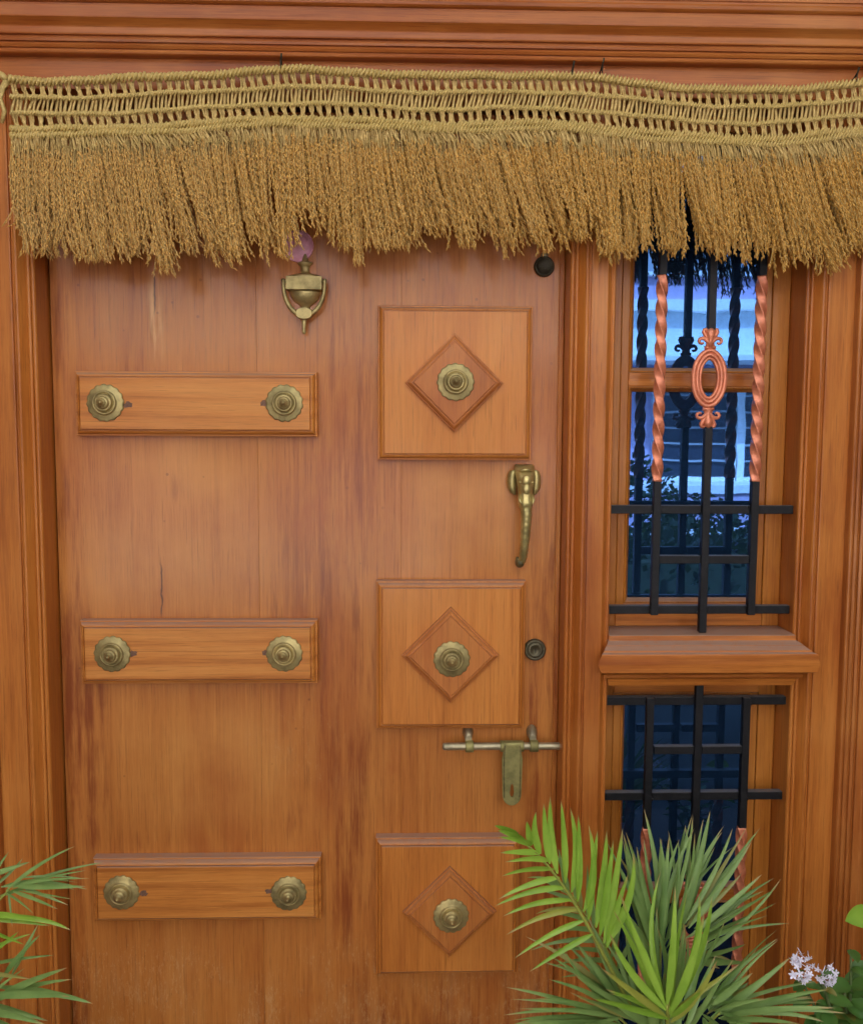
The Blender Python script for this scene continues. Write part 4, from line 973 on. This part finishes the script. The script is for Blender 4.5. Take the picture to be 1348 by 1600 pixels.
for k in range(5):
    a = 2*math.pi*k/5
    def pp(r, w, y): return [Vector((math.cos(a)*r - math.sin(a)*w, y, math.sin(a)*r + math.cos(a)*w)), Vector((math.cos(a)*r + math.sin(a)*w, y, math.sin(a)*r - math.cos(a)*w))]
    A, B, C_ = pp(.0010,.0010,0), pp(.0048,.0023,-.0012), pp(.0080,.0004,-.0002); fm.add(A + B + C_, [(0,1,3,2),(2,3,5,4)], True)
fm.tube([(0,0,0),(0,.006,-.0005),(0,.014,-.004)], [.0012,.0008,.0006], 6)
f0 = None
for (hx_, hy, hz_, nf, rx, rz_) in ((.6286,-.335,.6019,24,.021,.023),(.6690,-.335,.5900,18,.018,.017)):
    hd_par = stems[0][0] if hx_ < .65 else stems[1][0]
    for i in range(nf):
        a = random.uniform(0, 6.28); r = math.sqrt(random.random())
        p = (hx_ + rx*r*math.cos(a), hy - .016*(1-r*r) + random.uniform(-.003,.003), hz_ + rz_*r*math.sin(a))
        if f0 is None: f0 = fm.build('flower', M_petal, hd_par, origin=(0,0,0), fix=False); WO[f0] = Vector(p); f0.location = WO[f0]-WO[hd_par]; o = f0
        else: o = clone(f0, p, hd_par)
        o.rotation_euler = (math.sin(a)*r*-.9 + random.gauss(0,.25), random.uniform(0,6.28), 0); o.rotation_euler.rotate_axis('Y', 0)
        o.rotation_euler[2] = math.cos(a)*r*.9 + random.gauss(0,.25); k_ = random.uniform(.62,.90); o.scale = (k_,k_,k_)
ovate(pent, (.790,-.25,.640), (-1,-.2,.15), .055, .036, (0,-.8,.5), M_leafA, .2)

# ================================================================ ACROSS THE STREET (seen in the panes)
hs_ = tag(empty('house', (3.0, -11.0, 0)), 'lilac and white house mirrored in the blue window panes', 'house')
def hb(name, a, c, mat, parent=hs_, bev=0): q = MB(); q.box(a, c, bev); return q.build(name, mat, parent)
HY = -9.4
hb('wall', (-7,-14,-.02), (9,HY,2.36), M_lilac)
hb('upper_wall', (-7,-14,2.361), (9,HY+.02,2.95), M_pale)
hb('cornice', (-7.1,-14,2.951), (9.1,HY+.16,3.08), M_white)
hb('parapet', (-7,-13.9,3.081), (9,HY+.06,3.37), M_lilac)
hb('coping', (-7.1,-14,3.371), (9.1,HY+.14,3.42), M_white)
hb('canopy', (-7,HY+.021,2.30), (9,HY+.75,2.359), M_white)
def house_window(x0, x1, z0, z1):
    w = hb('window', (x0,HY+.002,z0), (x1,HY+.03,z1), M_shade)
    for a, c in (((x0-.10,HY+.001,z0-.06),(x0-.001,HY+.07,z1+.06)), ((x1+.001,HY+.001,z0-.06),(x1+.10,HY+.07,z1+.06)), ((x0,HY+.001,z1+.001),(x1,HY+.07,z1+.06)), ((x0,HY+.001,z0-.06),(x1,HY+.07,z0-.001))): hb('window_frame', a, c, M_white, w)
    n = int((z1-z0)/.20)
    for i in range(1, n+1): hb('window_bar', (x0,HY+.045,z0+.2*i-.012), (x1,HY+.062,z0+.2*i+.012), M_bars, w)
for x0, x1 in ((-5.5,-4.3),(-2.6,-1.4),(.2,1.4),(3.15,3.98),(4.20,5.4),(6.6,7.6)): house_window(x0, x1, .92, 1.98)
q = MB(); n = 40                                # bowed balcony with a white rim
def arc(r, z): return [(3.3 + 2.6*r*math.cos(math.pi*k/n), HY + .002 + 1.0*r*math.sin(math.pi*k/n), z) for k in range(n+1)]
q.loft([arc(1,.38), arc(1,.78)], False, True, True); q.build('balcony', M_lilac, hs_)
q = MB(); q.loft([arc(1.03,.781), arc(1.03,.87)], False, True, True); q.build('balcony_rim', M_white, hs_)
q = MB(); q.loft([arc(1.03,.30), arc(1.03,.379)], False, True, True); q.build('balcony_rim', M_white, hs_)
bw = MB(); bw.box((-9,-6.3,-.02), (1.9,-6.2,.55)); bw.box((5.3,-6.3,-.02), (9,-6.2,.55)); tag(bw.build('garden_wall', M_white), 'low white garden wall mirrored faintly in the window panes', 'wall')
def shrub(x, y, h, r, lab):
    s = tag(empty('shrub', (x, y, -.02)), lab, 'shrub', 'shrubs across the street')
    q = MB(); q.tube([(x,y,-.02),(x+.02,y,h*.4),(x,y+.03,h*.75)], [.03,.022,.01], 8); q.build('trunk', M_stem, s)
    q = MB()
    for i in range(900):
        v = Vector((random.gauss(0,1), random.gauss(0,1), random.gauss(0,1))).normalized()*random.uniform(.45,1)**.5
        c = Vector((x + v.x*r, y + v.y*r, h*.62 + v.z*h*.42 + .08*math.sin(v.x*9+i%7))); d = Vector((random.gauss(0,1),random.gauss(0,1),random.gauss(0,.6))).normalized(); sz = random.uniform(.05,.10)
        e = d.orthogonal().normalized()*sz*.35; q.add([c-d*sz*.5, c+e, c+d*sz*.5, c-e], [(0,1,2,3)])
    q.build('crown', M_leafD, s, fix=False)
shrub(2.15,-6.6,1.15,.45,'dark bushy shrub mirrored at the left of the upper pane'); shrub(3.05,-7.4,.75,.5,'low round shrub mirrored in the middle of the pane'); shrub(3.9,-7.2,.55,.5,'low shrub mirrored at the right of the pane')

hg = tag(empty('hedge', (2.4, -4.1, -.02)), 'dark clipped hedge mirrored low in the window panes', 'hedge')
q = MB()
for i in range(3200):
    c = Vector((random.uniform(.3,5.2), -4.1 + random.gauss(0,.22), random.uniform(0,.86) + .06*math.sin(i))); d = Vector((random.gauss(0,1),random.gauss(0,1),random.gauss(0,.7))).normalized(); sz = random.uniform(.06,.12)
    e = d.orthogonal().normalized()*sz*.36; q.add([c-d*sz*.5, c+e, c+d*sz*.5, c-e], [(0,1,2,3)])
q.build('foliage', M_leafD, hg, fix=False)
q = MB(); q.box((.3,-4.32,-.019), (5.2,-3.88,.62)); q.build('branch_core', plain('hedge_core', (.02,.03,.012), .9), hg)
